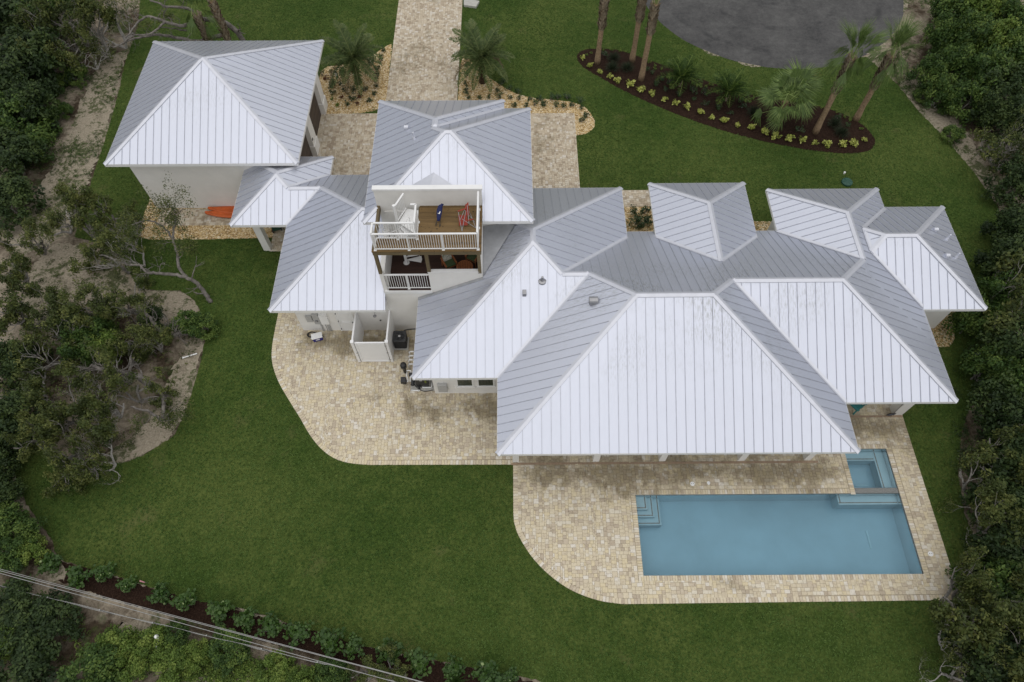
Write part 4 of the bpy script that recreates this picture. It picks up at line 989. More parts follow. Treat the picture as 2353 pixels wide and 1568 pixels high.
BX('latch', 'steel', g, -.90, -.78, -.075, -.06, 1.1, 1.14)
o = MB(); o.tube([(.11, 2.05, 2.10), (.11, 1.83, 2.12), (.11, 1.77, 2.05)], .014, 8); o.lathe([(.02, .03), (.10, 0), (.10, -.015)], 18, (.11, 1.77, 2.05)); o.build('shower_head', 'steel', t)
m = MB(); m.lathe([(.05, 0), (.04, .03)], 12, (0, 0, 0)); o = m.build('valve_handle', 'dark_metal', t); o.location = (.26, 2.02, 1.2); o.rotation_euler = (pi / 2, 0, 0)
# air conditioner
t = thing('air_conditioner', 'square dark grey condenser unit with round fan grille beside the shower stall', 'air conditioner', (-6.37, 19.78, .06))
BX('pad', 'concrete', t, -.42, .42, -.42, .42, -.06, .03); m = MB(); rr = [(.30, -.34), (.34, -.30), (.34, .30), (.30, .34), (-.30, .34), (-.34, .30), (-.34, -.30), (-.30, -.34)]
m.prism(rr, .05, .80); body = m.build('cabinet', 'black_plastic', t)
for k in range(9):
    z = .12 + k * .074; m = MB(); m.prism([(x * 1.03, y * 1.03) for x, y in rr], z, z + .022); m.build('louver', 'dark_metal', body)
m = MB(); m.prism([(x * 1.06, y * 1.06) for x, y in rr], .80, .86); tp = m.build('top_cover', 'dark_metal', t, bevel=.012)
m = MB(); m.lathe([(.27, .861), (.27, .866)], 32); m.build('fan_opening', 'rubber', tp)
for k in range(5):
    a = k * 2 * pi / 5; m = MB(); m.poly([(.05 * cos(a - .5), .05 * sin(a - .5), .868), (.25 * cos(a - .25), .25 * sin(a - .25), .868), (.25 * cos(a + .3), .25 * sin(a + .3), .874), (.05 * cos(a + .6), .05 * sin(a + .6), .874)]); m.build('fan_blade', 'dark_metal', tp)
for r in (.07, .12, .17, .22, .265): m = MB(); m.tube([(r * cos(q * pi / 12), r * sin(q * pi / 12), .882) for q in range(25)], .004, 5); m.build('grille_ring', 'dark_metal', tp)
for k in range(8): a = k * pi / 4 + .2; m = MB(); m.tube([(.05 * cos(a), .05 * sin(a), .880), (.28 * cos(a), .28 * sin(a), .880)], .005, 5); m.build('grille_spoke', 'dark_metal', tp)
m = MB(); m.lathe([(.075, .872), (.07, .89)], 16); m.build('fan_hub', 'grey_box', tp)
m = MB(); m.tube(smooth_line([(.1, .3, .35), (.14, .45, .55), (.3, .55, .62), (.9, .62, .62), (1.6, .66, .62)], 4), .035, 8); m.build('line_set', 'rubber', t, smooth=True)
# cooler with the hose behind it
t = thing('cooler', 'blue wheeled cooler with white lid on the pavers by the wing wall', 'cooler', (-11.2, 20.12, .062), radians(16))
m = MB(); m.prism([(-.27, -.16), (.27, -.16), (.27, .16), (-.27, .16)], .02, .34); m.v = [(x * (1.08 if z > .1 else .98), y * (1.1 if z > .1 else .95), z) for x, y, z in m.v]; b = m.build('body', 'cooler_blue', t, bevel=.025)
lid = BX('lid', 'white_paint', t, -.31, .31, -.19, .19, .345, .43, bev=.03); BX('lid_recess', 'vinyl', lid, -.20, .20, -.10, .10, .431, .437)
BX('badge', 'white_paint', b, -.11, .11, -.192, -.178, .20, .27)
for x in (-.26, .26):
    m = MB(); m.tube([(x - .03, .15, .05), (x + .03, .15, .05)], .06, 14); m.build('wheel', 'rubber', t)
m = MB(); m.tube([(-.34, -.05, .25), (-.36, 0, .30), (-.34, .05, .25)], .015, 6); m.build('handle', 'white_paint', t)
t = thing('garden_hose', 'black coiled garden hose behind the blue cooler', 'hose', (-11.62, 20.42, .062)); m = MB()
m.tube(smooth_line([(.27 * cos(a * .5) * (1 - .006 * a), .2 * sin(a * .5) * (1 - .006 * a), .03 + .012 * (a // 12)) for a in range(46)], 2), .018, 6); m.build('coil', 'rubber', t, smooth=True)
# pool equipment
PE = (-5.6, 17.4, .06)
t = thing('pool_equipment', 'black pool pump and valve set with white pipes beside the left block', 'pool equipment', (-5.95, 17.7, .06)); bx, by = -5.95, 17.7
BX('pad', 'concrete', t, .30, 1.60, -.95, .25, -.03, .012)
def pipe(pts, r=.035): m = MB(); m.tube([(x - bx, y - by, z) for x, y, z in pts], r, 10); m.build('pipe', 'white_paint', t, smooth=True)
for k, y in enumerate((18.95, 18.68, 18.42, 18.15)): pipe([(-5.45, y, .55), (-5.75, y, .55), (-5.80, y, .50), (-5.80, y, .06)], .04); BX('valve', 'black_plastic', t, -5.52 - bx, -5.38 - bx, y - .08 - by, y + .08 - by, .46, .64, bev=.01)
m = MB(); m.lathe([(.10, .0), (.10, .55), (.17, .60), (.185, .72), (.17, .86), (.09, .92)], 20, (-6.02 - bx, 17.95 - by, 0)); m.build('filter_canister', 'black_plastic', t, smooth=True)
m = MB(); m.tube([(-6.02 - bx, 17.1 - by, .42), (-5.83 - bx, 17.1 - by, .42)], .14, 16); m.build('pump_motor', 'black_plastic', t); BX('pump_lid', 'black_plastic', t, -6.12 - bx, -5.84 - bx, 16.95 - by, 17.28 - by, .45, .72, bev=.03)
m = MB(); m.tube([(-5.52 - bx, 16.95 - by, .3), (-5.48 - bx, 17.35 - by, .3)], .10, 14); m.build('strainer', 'dark_metal', t)
for p in ([(-5.85, 17.75, .4), (-5.85, 17.45, .4), (-5.78, 17.35, .4), (-5.78, 17.1, .4)], [(-5.62, 17.6, .5), (-5.62, 17.25, .5), (-5.62, 17.15, .35)], [(-5.58, 16.78, .05), (-5.15, 16.74, .05), (-5.13, 16.80, .05)], [(-5.0, 16.98, .08), (-4.95, 16.93, .08), (-4.50, 16.92, .08), (-4.47, 17.0, .10), (-4.47, 17.9, .12)], [(-5.85, 17.72, .6), (-5.6, 17.7, .6), (-5.6, 17.45, .55)]): pipe(p)
m = MB(); m.tube([(-5.15 - bx, 16.82 - by, .1), (-5.15 - bx, 17.15 - by, .15)], .055, 10); m.build('pipe_union', 'rubber', t); BX('valve', 'black_plastic', t, -5.72 - bx, -5.50 - bx, 17.42 - by, 17.58 - by, .40, .62, bev=.02)
m = MB(); m.tube(smooth_line([(-5.5 - bx, 17.2 - by, .06), (-5.3 - bx, 16.95 - by, .03), (-4.9 - bx, 16.72 - by, .03), (-4.45 - bx, 16.78 - by, .03), (-4.42 - bx, 16.7 - by, .2)], 4), .02, 6); m.build('cable', 'rubber', t)
t = thing('pool_heater', 'black box shaped pool heater under the eave of the left block', 'pool heater', (-4.98, 17.3, .07)); BX('cabinet', 'black_plastic', t, -.34, .34, -.34, .34, .03, 1.0, bev=.03); BX('label_plate', 'vinyl', t, -.10, .06, -.348, -.341, .80, .84); BX('rating_plate', 'yellow_leaf', t, .18, .28, -.348, -.341, .55, .85); BX('base', 'concrete', t, -.36, .36, -.36, .36, -.02, .029)
# wheeled bin under the carport
bp_ = G(*crop(850, 550, 3.1354)(800, 1195)); t = thing('wheelie_bin', 'dark green wheeled rubbish bin under the carport roof', 'bin', (bp_.x, bp_.y + .3, .062), radians(20))
m = MB(); m.prism([(-.24, -.27), (.24, -.27), (.24, .27), (-.24, .27)], .08, 1.0); m.v = [(x * (1.2 if z > .5 else 1), y * (1.2 if z > .5 else 1), z) for x, y, z in m.v]; m.build('body', 'green_plastic', t, bevel=.03)
BX('lid', 'green_plastic', t, -.31, .31, -.34, .34, 1.001, 1.06, bev=.02)
for x in (-.27, .27): m = MB(); m.tube([(x - .03, -.25, .12), (x + .03, -.25, .12)], .12, 16); m.build('wheel', 'rubber', t)
# kayaks by the garage wall
def kayak(loc, lab, s=1.0):
    t = thing('kayak', lab, 'kayak', loc); L = 3.7 * s; prof = []; n = 15; m = MB()
    for k in range(n):
        u = k / (n - 1); w_ = .34 * (sin(pi * min(max(u, .02), .98)) ** .62); h = .12 + .10 * abs(2 * u - 1) ** 3
        for (a, b) in ((-1, h), (-.75, h + .05), (-.35, h + .015), (.35, h + .015), (.75, h + .05), (1, h), (.75, .05), (0, .0), (-.75, .05)): m.v.append((L * (u - .5), w_ * a, b + .10 * abs(2 * u - 1) ** 3))
    for k in range(n - 1):
        for j in range(9): m.f.append((k * 9 + j, k * 9 + (j + 1) % 9, (k + 1) * 9 + (j + 1) % 9, (k + 1) * 9 + j)); m.uv.append(None)
    m.f.append(tuple(range(9))[::-1]); m.f.append(tuple((n - 1) * 9 + j for j in range(9))); m.uv += [None, None]
    m.build('hull', 'orange_plastic', t, smooth=True)
    for y in (-.16, 0, .16): m = MB(); m.bar((-L * .36, y, .145), (L * .36, y, .145), .05, .03); m.build('deck_ridge', 'orange_plastic', t)
kayak((-17.75, 29.86, .065), 'orange kayak lying closest to the garage wall', 1.0); kayak((-17.9, 29.50, .065), 'orange kayak lying on the outer side of the other one', .98)
# folding camp chairs on the roof deck
DZ = 7.475
def tubes(par, segs, r, name, mat):
    for a, b in segs: m = MB(); m.tube([a, b], r, 8); m.build(name, mat, par)
t = thing('camp_chair', 'folded blue camp chair with black legs leaning on the roof deck', 'camp chair', (-3.62, 22.6, DZ), radians(-8))
for (a, b) in (((-.10, -.40, .0), (-.05, .45, .52)), ((.08, -.42, .0), (.10, .45, .50)), ((-.14, -.32, .0), (.06, .40, .54)), ((.12, -.36, .02), (-.06, .40, .50))): m = MB(); m.tube([Vector(a) + Vector((0, 0, .012)), b], .012, 8); m.build('leg', 'black_plastic', t)
m = MB(); m.tube(smooth_line([(0, -.20, .20), (.01, 0, .33), (.0, .20, .45), (.02, .42, .55), (.03, .55, .58)], 3), [.05, .08, .10, .115, .125, .135, .14, .14, .13, .12, .10, .07, .04], 12); m.build('fabric_seat', 'blue_fabric', t, smooth=True)
m = MB(); m.tube([(.02, .30, .60), (.10, .52, .63), (.14, .60, .55)], [.06, .07, .03], 10); m.build('headrest', 'blue_fabric', t, smooth=True); m = MB(); m.poly([(-.06, .05, .50), (.06, .0, .51), (.09, .12, .56), (-.02, .17, .56)]); m.build('tag', 'white_paint', t)
t = thing('camp_chair', 'tipped over red camp chair with grey legs near the deck railing', 'camp chair', (-2.25, 22.55, DZ), radians(8))
for (a, b) in (((-.30, -.62, .012), (-.36, .25, .50)), ((-.30, -.62, .012), (.12, .55, .62)), ((.42, -.52, .012), (-.33, .05, .30)), ((.42, -.52, .012), (.10, .60, .50)), ((.40, -.12, .012), (-.05, .30, .55)), ((-.30, -.10, .30), (.10, .55, .62)), ((.10, -.30, .20), (.12, .45, .70)), ((-.30, -.20, .10), (.14, -.18, .10))): m = MB(); m.tube([a, b], .013, 8); m.build('leg', 'steel', t)
m = MB(); q = [(-.40, -.30, .10), (.02, -.34, .10), (.06, .10, .36), (-.38, .14, .38)]; m.poly(q); m.poly([(x, y, z - .012) for x, y, z in q][::-1]); m.build('seat', 'red_fabric', t)
m = MB(); q = [(-.02, .08, .36), (.16, .02, .40), (.20, .62, .72), (.02, .50, .66)]; m.poly(q); m.poly([(x, y, z - .012) for x, y, z in q][::-1]); m.build('backrest', 'red_fabric', t)
for (a, b) in (((-.38, .26, .52), (.06, .34, .58)), ((.06, -.20, .30), (.34, -.10, .22))): m = MB(); m.bar(a, b, .07, .02); m.build('armrest', 'red_fabric', t)
m = MB(); m.poly([(-.14, -.30, .115), (.02, -.31, .115), (.02, -.24, .13), (-.14, -.23, .13)]); m.build('tag', 'white_paint', t)
# lower balcony: slatted teak table and two armchairs
BZ = 4.146
def armchair(loc, rz, lab):
    t = thing('armchair', lab, 'chair', loc, rz)
    for x in (-.30, .30):
        for y in (-.28, .30): m = MB(); m.bar((x, y, 0), (x, y, .62 if y < 0 else .62), .045, .045); m.build('leg', 'teak', t)
        m = MB(); m.bar((x, -.34, .64), (x, .36, .64), .075, .035); m.build('armrest', 'teak', t)
    BX('seat_frame', 'teak', t, -.30, .30, -.29, .30, .36, .40)
    for k in range(7): x = -.24 + k * .08; m = MB(); m.bar((x, .28, .40), (x, .46, .98), .05, .02, (1, 0, 0)); m.build('back_slat', 'teak', t)
    m = MB(); m.bar((-.31, .46, .99), (.31, .46, .99), .05, .07); m.build('back_rail', 'teak', t)
    BX('seat_cushion', 'green_cushion', t, -.27, .27, -.28, .26, .401, .49, bev=.03)
    o = BX('back_cushion', 'pillow', t, -.25, .25, -.05, .06, -.24, .24, bev=.05); o.location = (0, .24, .72); o.rotation_euler = (radians(-18), 0, 0)
def m_pillow():
    m, nt, b = nmat('pillow', 0.9); v = noise(nt, 9.0, 2, .5, mapping(nt, (1, 1, 2.2)))
    c = ramp(nt, v, ((0.0, (.62, .60, .54)), (.56, (.62, .60, .54)), (.58, (.10, .15, .05)), (.64, (.10, .15, .05)), (.66, (.62, .60, .54)), (.73, (.62, .60, .54)), (.75, (.33, .12, .05)))); lk(nt, c, b.inputs['Base Color'])
m_pillow()
armchair((-3.35, 22.15, BZ), radians(28), 'teak armchair with green seat cushion left of the round table on the balcony')
armchair((-2.05, 22.55, BZ), radians(-32), 'teak armchair partly hidden behind the round table on the balcony')
t = thing('round_table', 'round slatted teak side table on the lower balcony', 'table', (-2.50, 21.80, BZ)); R = .42
for k in range(9):
    x = -.36 + k * .09; h = sqrt(max(0, R * R - x * x)) - .03; BX('slat', 'teak', t, x - .035, x + .035, -h, h, .52, .545)
m = MB()
for k in range(33): pass
m.tube([(R * cos(k * pi / 16), R * sin(k * pi / 16), .53) for k in range(33)], .028, 8); m.build('rim', 'teak', t)
for a in (45, 135, 225, 315): m = MB(); m.bar((.26 * cos(radians(a)), .26 * sin(radians(a)), 0), (.26 * cos(radians(a)), .26 * sin(radians(a)), .52), .04, .04); m.build('leg', 'teak', t)
# terrace corner: teal chair, net on the column
c_ = G(1976, 934, .4); t = thing('lounge_chair', 'teal plastic lounge chair half hidden under the right terrace roof', 'chair', (c_.x - .3, c_.y + .25, .062), radians(35))
for k in range(5): BX('seat_slat', 'teal_plastic', t, -.27 + k * .11, -.18 + k * .11, -.5, .15, .34, .37)
for k in range(5): o = BX('back_slat', 'teal_plastic', t, -.27 + k * .11, -.18 + k * .11, -.015, .015, 0, .8); o.location = (0, .16, .36); o.rotation_euler = (radians(-28), 0, 0)
for x in (-.33, .33): BX('armrest', 'teal_plastic', t, x - .06, x + .06, -.55, .25, .56, .59); BX('leg', 'teal_plastic', t, x - .02, x + .02, -.5, -.42, 0, .56); BX('leg', 'teal_plastic', t, x - .02, x + .02, .15, .22, 0, .56)
n_ = G(2048, 947, .3); t = thing('pool_net', 'dark blue pool skimming net leaning on the corner column', 'net', (20.33, 15.05, .062)); m = MB(); rim_ = [(-.22, 0, .12), (-.20, -.05, .42), (-.02, -.08, .55), (.14, -.05, .45), (.16, 0, .15), (0, .02, .02)]
m.poly(rim_); m.build('net_bag', 'mesh_net', t); m = MB(); m.tube([Vector(p) for p in rim_ + rim_[:1]], .018, 6); m.build('hoop', 'black_plastic', t); m = MB(); m.tube([(0, -.06, .5), (.10, .12, 2.2)], .016, 6); m.build('handle', 'steel', t)
# lids and pipes on the lawns
g_ = G(1945, 421); t = thing('septic_lid', 'round green plastic tank lid in the back lawn', 'lid', (g_.x, g_.y, .03)); m = MB(); m.lathe([(.36, 0), (.36, .10), (.33, .13), (.10, .15)], 32); m.build('cover', 'green_lid', t) if False else m.build('cover', 'green_plastic', t)
for k in range(6): a = k * pi / 3; m = MB(); m.bar((.08 * cos(a), .08 * sin(a), .152), (.31 * cos(a), .31 * sin(a), .140), .03, .02); m.build('rib', 'green_plastic', t)
g_ = G(1939, 400); t = thing('cleanout_cap', 'white round cleanout pipe cap in the grass behind the green lid', 'pipe cap', (g_.x, g_.y, .03)); m = MB(); m.lathe([(.06, 0), (.06, .10), (.07, .10), (.07, .14), (.03, .16)], 16); m.build('cap', 'white_paint', t)
a_, b_ = G(421, 824), G(454, 814); t = thing('plastic_pipe', 'short white plastic pipe lying on the sand left of the lawn', 'pipe', (a_.x, a_.y, .05)); d_ = b_ - a_; m = MB(); m.tube([(0, 0, .02), (d_.x, d_.y, .02)], .04, 10); m.build('tube', 'white_paint', t); m = MB(); m.tube([(-.03, 0, .02), (d_.x * .06, d_.y * .06, .02)], .055, 10); m.build('socket', 'white_paint', t)
# ornament among the gravel plants
g_ = G(*crop(1230, 30, 3.646)(440, 1060)); t = thing('garden_ornament', 'slender white garden ornament with dark band standing in the left gravel bed', 'ornament', (g_.x, g_.y, .04))
m = MB(); m.lathe([(.03, 0), (.05, .15), (.09, .35), (.08, .55), (.05, .68)], 12); m.build('body', 'white_paint', t, smooth=True); m = MB(); m.lathe([(.055, .68), (.055, .76)], 12); m.build('band', 'black_plastic', t); m = MB(); m.lathe([(.04, .76), (.035, .84), (.025, .88)], 12); m.build('neck', 'white_paint', t); m = MB(); m.lathe([(.028, .88), (.008, 1.15)], 8); m.build('tip', 'black_plastic', t); m = MB(); m.tube([(.12, .05, 0), (.06, .03, .85)], .016, 6); m.build('stake', 'pole_wood', t)
# white bag caught in the brush and pink ribbon at the hedge
z1 = crop(0, 2200, 2.941); g_ = G(*z1(1850, 1060), .9); t = thing('plastic_bag', 'crumpled white plastic sheet caught in the brush below the fence', 'plastic bag', (g_.x, g_.y, .0)); t.scale = (.75, .75, 1); m = MB()
m.tube(smooth_line([(-.12, .22, .95), (-.02, .15, 1.0), (.06, .02, .96), (.04, -.15, .93), (.06, -.32, .92), (.10, -.45, .90)], 3), [.05, .10, .13, .12, .11, .10, .08, .06, .06, .05, .04, .04, .05, .07, .06, .02], 9); m.build('sheet', 'white_paint', t, smooth=True)
g_ = G(*z1(1690, 385), .05); t = thing('marker_ribbon', 'small pink marker ribbon on a wire stake in the hedge mulch', 'marker flag', (g_.x, g_.y, .012)); m = MB(); m.tube([(.22, -.03, 0), (.20, -.03, .35)], .006, 5); m.build('stake', 'wire', t); m = MB(); m.poly([(.20, -.03, .35), (-.05, .06, .34), (-.08, .0, .30), (.0, -.02, .28), (.18, -.06, .27)]); m.build('ribbon', 'pink_ribbon', t)

# ---------------------------------------------------------------- wire fence along the hedge and overhead wires
f0, f1 = G(-80, 1330), G(1120, 1618)
fd = (f1 - f0); FL = fd.length; fd.normalize()
fence = thing('wire_fence', 'low galvanised wire mesh fence running below the hedge', 'fence', (f0.x, f0.y, 0), atan2(fd.y, fd.x))
k = 0.0
while k <= FL: m = MB(); m.bar((k, 0, 0), (k, 0, 1.28), .05, .05); m.build('post', 'wire', fence); k += 2.6
m = MB(); rf = random.Random(4)
for z in (.08, .24, .40, .56, .72, .88, 1.04, 1.2):
    for i in range(int(FL / .65)): m.bar((i * .65, .02 * sin(i + z * 3), z + .015 * sin(i * 1.7)), ((i + 1) * .65, .02 * sin(i + 1 + z * 3), z + .015 * sin((i + 1) * 1.7)), .007, .007)
i = 0.0
while i < FL: m.bar((i, .01, .06), (i + .02, .012, 1.2), .006, .006); i += .15
tag(m.build('wire_mesh', 'wire', fence), kind='stuff')
def upole(p, rz, lab):
    t = thing('utility_pole', lab, 'utility pole', p, rz); m = MB(); m.tube([(0, 0, -.2), (0, 0, 10.2)], [.17, .12], 12); m.build('shaft', 'pole_wood', t); m = MB(); m.bar((0, -1.25, 9.0), (0, 1.25, 9.0), .10, .12); m.build('crossarm', 'pole_wood', t)
    for y in (-1.1, -.2, .9): m = MB(); m.lathe([(.04, 0), (.06, .05), (.03, .12)], 10, (0, y, 9.06)); m.build('insulator', 'grey_box', t)
W = [((0, 1307.8), (974, 1568), 8.6, 'thin upper overhead wire crossing the lower left corner, farthest from the camera'), ((0, 1311.9), (960, 1565.5), 8.2, 'pale middle overhead wire crossing the lower left corner'), ((0, 1317.6), (909.6, 1568), 7.9, 'thick pale overhead wire crossing the lower left corner, closest to the fence')]
ends = []
for a, b, z, lab in W:
    p, q = G(*a, z), G(*b, z); d = (q - p).normalized(); e0, e1 = p - d * 16, q + d * 18; ends.append((e0, e1))
    pts = [e0.lerp(e1, k / 24) + Vector((0, 0, -.35 * (1 - (2 * k / 24 - 1) ** 2) + .30)) for k in range(25)]
    m = MB(); m.tube(pts, (.011 if z < 8.5 else .008), 6); o = m.build('overhead_wire', 'wire', None); tag(o, lab, 'wire', 'overhead wires')
for j in (0, 1):
    c = sum((e[j] for e in ends), Vector()) / 3; upole((c.x, c.y, 0), atan2(d.y, d.x), 'wooden utility pole carrying the overhead wires at the %s end' % ('left', 'right')[j])

# ================================================================ vegetation
def np_mesh(name, V, F, T, mat):
    me = bpy.data.meshes.new(name); n, k = F.shape
    me.vertices.add(len(V)); me.vertices.foreach_set('co', np.ascontiguousarray(V, np.float32).ravel())
    me.loops.add(n * k); me.loops.foreach_set('vertex_index', np.ascontiguousarray(F, np.int32).ravel())
    me.polygons.add(n); me.polygons.foreach_set('loop_start', np.arange(0, n * k, k, dtype=np.int32)); me.polygons.foreach_set('loop_total', np.full(n, k, np.int32))
    me.attributes.new('tone', 'FLOAT', 'FACE').data.foreach_set('value', np.ascontiguousarray(T, np.float32))
    me.materials.append(MATS[mat]); me.update(calc_edges=True); return me
def leaves(C, N, size, R, rs, aspect=0.5, upbias=0.5, tone_=None, flat=1.0):
    """C (k,3) clump centres, N leaves in all, R clump radius -> leaf quads"""
    C = np.asarray(C, float); idx = rs.integers(0, len(C), N); d = rs.normal(size=(N, 3)); d /= np.linalg.norm(d, axis=1)[:, None]
    rad = np.asarray(R)[idx] if np.ndim(R) else np.full(N, R)
    p = C[idx] + d * (rad * rs.random(N) ** 0.45)[:, None] * np.array([1, 1, flat])
    nrm = rs.normal(size=(N, 3)) + d * 0.6 + np.array([0, 0, upbias * 2]); nrm /= np.linalg.norm(nrm, axis=1)[:, None]
    t = np.cross(nrm, rs.normal(size=(N, 3))); t /= np.linalg.norm(t, axis=1)[:, None]; b = np.cross(nrm, t)
    s = size * rs.uniform(0.6, 1.35, N)[:, None]
    V = np.stack([p - t * s * .5, p + b * s * aspect * .5 + t * s * .05, p + t * s * .5, p - b * s * aspect * .5 + t * s * .05], 1).reshape(-1, 3)
    F = np.arange(4 * N).reshape(N, 4)
    ct = rs.random(len(C))[idx] if tone_ is None else np.asarray(tone_)[idx]
    return V, F, np.clip(ct * 0.62 + rs.random(N) * 0.38, 0, 1)
def grow(mb, p, d, L, r, depth, rn, tips, up=0.15, wig=0.35, nch=(2, 3), thin=0.62, bare=None):
    pts, rad = [p.copy()], [r]; n = 5 if depth > 0 else 4; q = p.copy(); v = d.normalized()
    for k in range(n):
        v = (v + Vector((rn.uniform(-wig, wig), rn.uniform(-wig, wig), rn.uniform(-wig, wig) * .6 + up * .5))).normalized()
        q = q + v * (L / n); pts.append(q.copy()); rad.append(r * (1 - (1 - thin) * (k + 1) / n))
    mb.tube(pts, rad, 6 if r > .04 else 4, False)
    if depth == 0: tips.append(q); tips.append(pts[-2]); return
    if depth == 1: tips.append(q)
    for c in range(rn.randint(*nch)):
        k = rn.randint(max(1, n - 3), n); a = rn.uniform(0, 2 * pi)
        side = v.cross(Vector((cos(a), sin(a), .3))).normalized(); nd_ = (v * rn.uniform(.5, .9) + side * rn.uniform(.5, 1.0) + Vector((0, 0, up))).normalized()
        grow(mb, pts[k], nd_, L * rn.uniform(.6, .85), rad[k] * rn.uniform(.55, .75), depth - 1, rn, tips, up, wig, nch, thin)
CACHE = {}
def tree_meshes(kind, seed):
    key = (kind, seed)
    if key in CACHE: return CACHE[key]
    rn = random.Random(seed * 77 + hash(kind) % 1 + len(kind)); rs = np.random.default_rng(seed * 13 + len(kind)); mb = MB(); tips = []
    if kind == 'oak':            # scrub oak: crooked, open crown, some bare twigs
        for s_ in range(rn.randint(2, 3)):
            a = rn.uniform(0, 2 * pi); grow(mb, Vector((0, 0, 0)), Vector((cos(a) * .7, sin(a) * .7, 1.0)), 1.9, .13, 3, rn, tips, .10, .38, (2, 3))
        keep = [t for t in tips if rn.random() < .50]; C = np.array([tuple(t) for t in keep]); N = 3300
        V, F, T = leaves(C, N, .19, .36, rs, .5, .6); bark = 'oak_bark'; leaf = 'oak_leaf'
    elif kind == 'bare':         # mostly leafless
        for s_ in range(3):
            a = rn.uniform(0, 2 * pi); grow(mb, Vector((0, 0, 0)), Vector((cos(a) * .8, sin(a) * .8, .8)), 1.7, .10, 4, rn, tips, .08, .42, (2, 3), .55)
        keep = [t for t in tips if rn.random() < .25]; C = np.array([tuple(t) for t in keep]); V, F, T = leaves(C, 1500, .14, .34, rs, .5, .5); bark = 'dead_wood'; leaf = 'oak_leaf'
    elif kind in ('bush', 'darkbush', 'bright'):
        for s_ in range(4):
            a = rn.uniform(0, 2 * pi); grow(mb, Vector((rn.uniform(-.3, .3), rn.uniform(-.3, .3), 0)), Vector((cos(a) * .6, sin(a) * .6, 1.1)), 1.2, .07, 2, rn, tips, .2, .35, (2, 3))
        for k in range(46):      # a closed, lumpy canopy shell
            a = rn.uniform(0, 2 * pi); e = rn.uniform(.0, 1.0) ** .7; rr = 1.75 * sqrt(1 - e * e * .8) * rn.uniform(.75, 1.12); tips.append(Vector((rr * cos(a), rr * sin(a), .5 + 1.75 * e * rn.uniform(.8, 1.15))))
        C = np.array([tuple(t) for t in tips]); V, F, T = leaves(C, 7600, .21, .44, rs, .55, .75); bark = 'oak_bark'; leaf = {'bush': 'bush_leaf', 'darkbush': 'dark_leaf', 'bright': 'bright_leaf'}[kind]
    elif kind == 'grape':        # sea grape hedge plant: round leaves on upright stems
        for s_ in range(6):
            a = rn.uniform(0, 2 * pi); grow(mb, Vector((0, 0, 0)), Vector((cos(a) * .8, sin(a) * .8, 1.0)), .40, .018, 1, rn, tips, .2, .3, (2, 3))
        C = np.array([tuple(t) for t in tips]); V, F, T = leaves(C, 420, .125, .20, rs, .95, 1.0); T = np.where(rs.random(len(T)) < .03, 1.0, T * .6); bark = 'oak_bark'; leaf = 'grape_leaf'
    elif kind in ('shrub', 'redshrub', 'limeshrub', 'ball', 'tuft', 'yellow', 'mulchshrub'):
        r = {'shrub': .15, 'redshrub': .14, 'limeshrub': .14, 'ball': .17, 'tuft': .13, 'yellow': .17, 'mulchshrub': .18}[kind]
        C = []
        for s_ in range(9):
            a = rn.uniform(0, 2 * pi); e = rn.uniform(.2, 1); p = Vector((cos(a) * r * e, sin(a) * r * e, r * rn.uniform(.4, 2.2 if kind == 'shrub' else 1.2))); mb.tube([(0, 0, 0), tuple(p * .6), tuple(p)], [.006, .005, .003], 4, False); C.append(tuple(p))
        n = {'ball': 190, 'yellow': 120}.get(kind, 95)
        V, F, T = leaves(np.array(C), n, {'yellow': .115, 'ball': .06}.get(kind, .085), r * .55, rs, .6 if kind == 'yellow' else .4, .6)
        bark = 'oak_bark'; leaf = {'shrub': 'shrub_leaf', 'redshrub': 'red_leaf', 'limeshrub': 'bright_leaf', 'ball': 'shrub_leaf', 'tuft': 'bright_leaf', 'yellow': 'yellow_leaf', 'mulchshrub': 'shrub_leaf'}[kind]
        if kind == 'redshrub': T = np.where(rs.random(len(T)) < .5, T * .2, T)
    V[:, 2] = np.maximum(V[:, 2], 0.01)
    CACHE[key] = (mb.mesh('trunk_' + kind, bark), np_mesh('crown_' + kind, V, F, T, leaf)); return CACHE[key]
NAMES = {'oak': ('oak_tree', 'tree', 'trunk', 'crown'), 'bare': ('bare_tree', 'tree', 'trunk', 'crown'), 'bush': ('bushy_tree', 'tree', 'trunk', 'crown'), 'darkbush': ('dark_bush', 'bush', 'stem', 'foliage'), 'bright': ('bright_bush', 'bush', 'stem', 'foliage'), 'grape': ('hedge_shrub', 'shrub', 'stem', 'foliage')}
rv = random.Random(21)
def ordw(n):
    a = ['', 'first', 'second', 'third', 'fourth', 'fifth', 'sixth', 'seventh', 'eighth', 'ninth', 'tenth', 'eleventh', 'twelfth', 'thirteenth', 'fourteenth', 'fifteenth', 'sixteenth', 'seventeenth', 'eighteenth', 'nineteenth', 'twentieth']
    return a[n] if n <= 20 else ('thirtieth' if n == 30 else 'fortieth' if n == 40 else ['twenty', 'thirty', 'forty'][n // 10 - 2] + '-' + a[n % 10])
def plant(kind, loc, s=1.0, label='', group=None, seeds=5, sz=None, rz=None, tilt=(0, 0)):
    name, cat, a, b = NAMES.get(kind, ('shrub', 'shrub', 'stem', 'foliage')); me1, me2 = tree_meshes(kind, rv.randint(1, seeds))
    t = thing(name, label, cat, loc, rv.uniform(0, 2 * pi) if rz is None else rz, group); t.scale = (s, s, sz or s); t.rotation_euler[0] = tilt[0]; t.rotation_euler[1] = tilt[1]
    link(a, me1, t); link(b, me2, t); return t

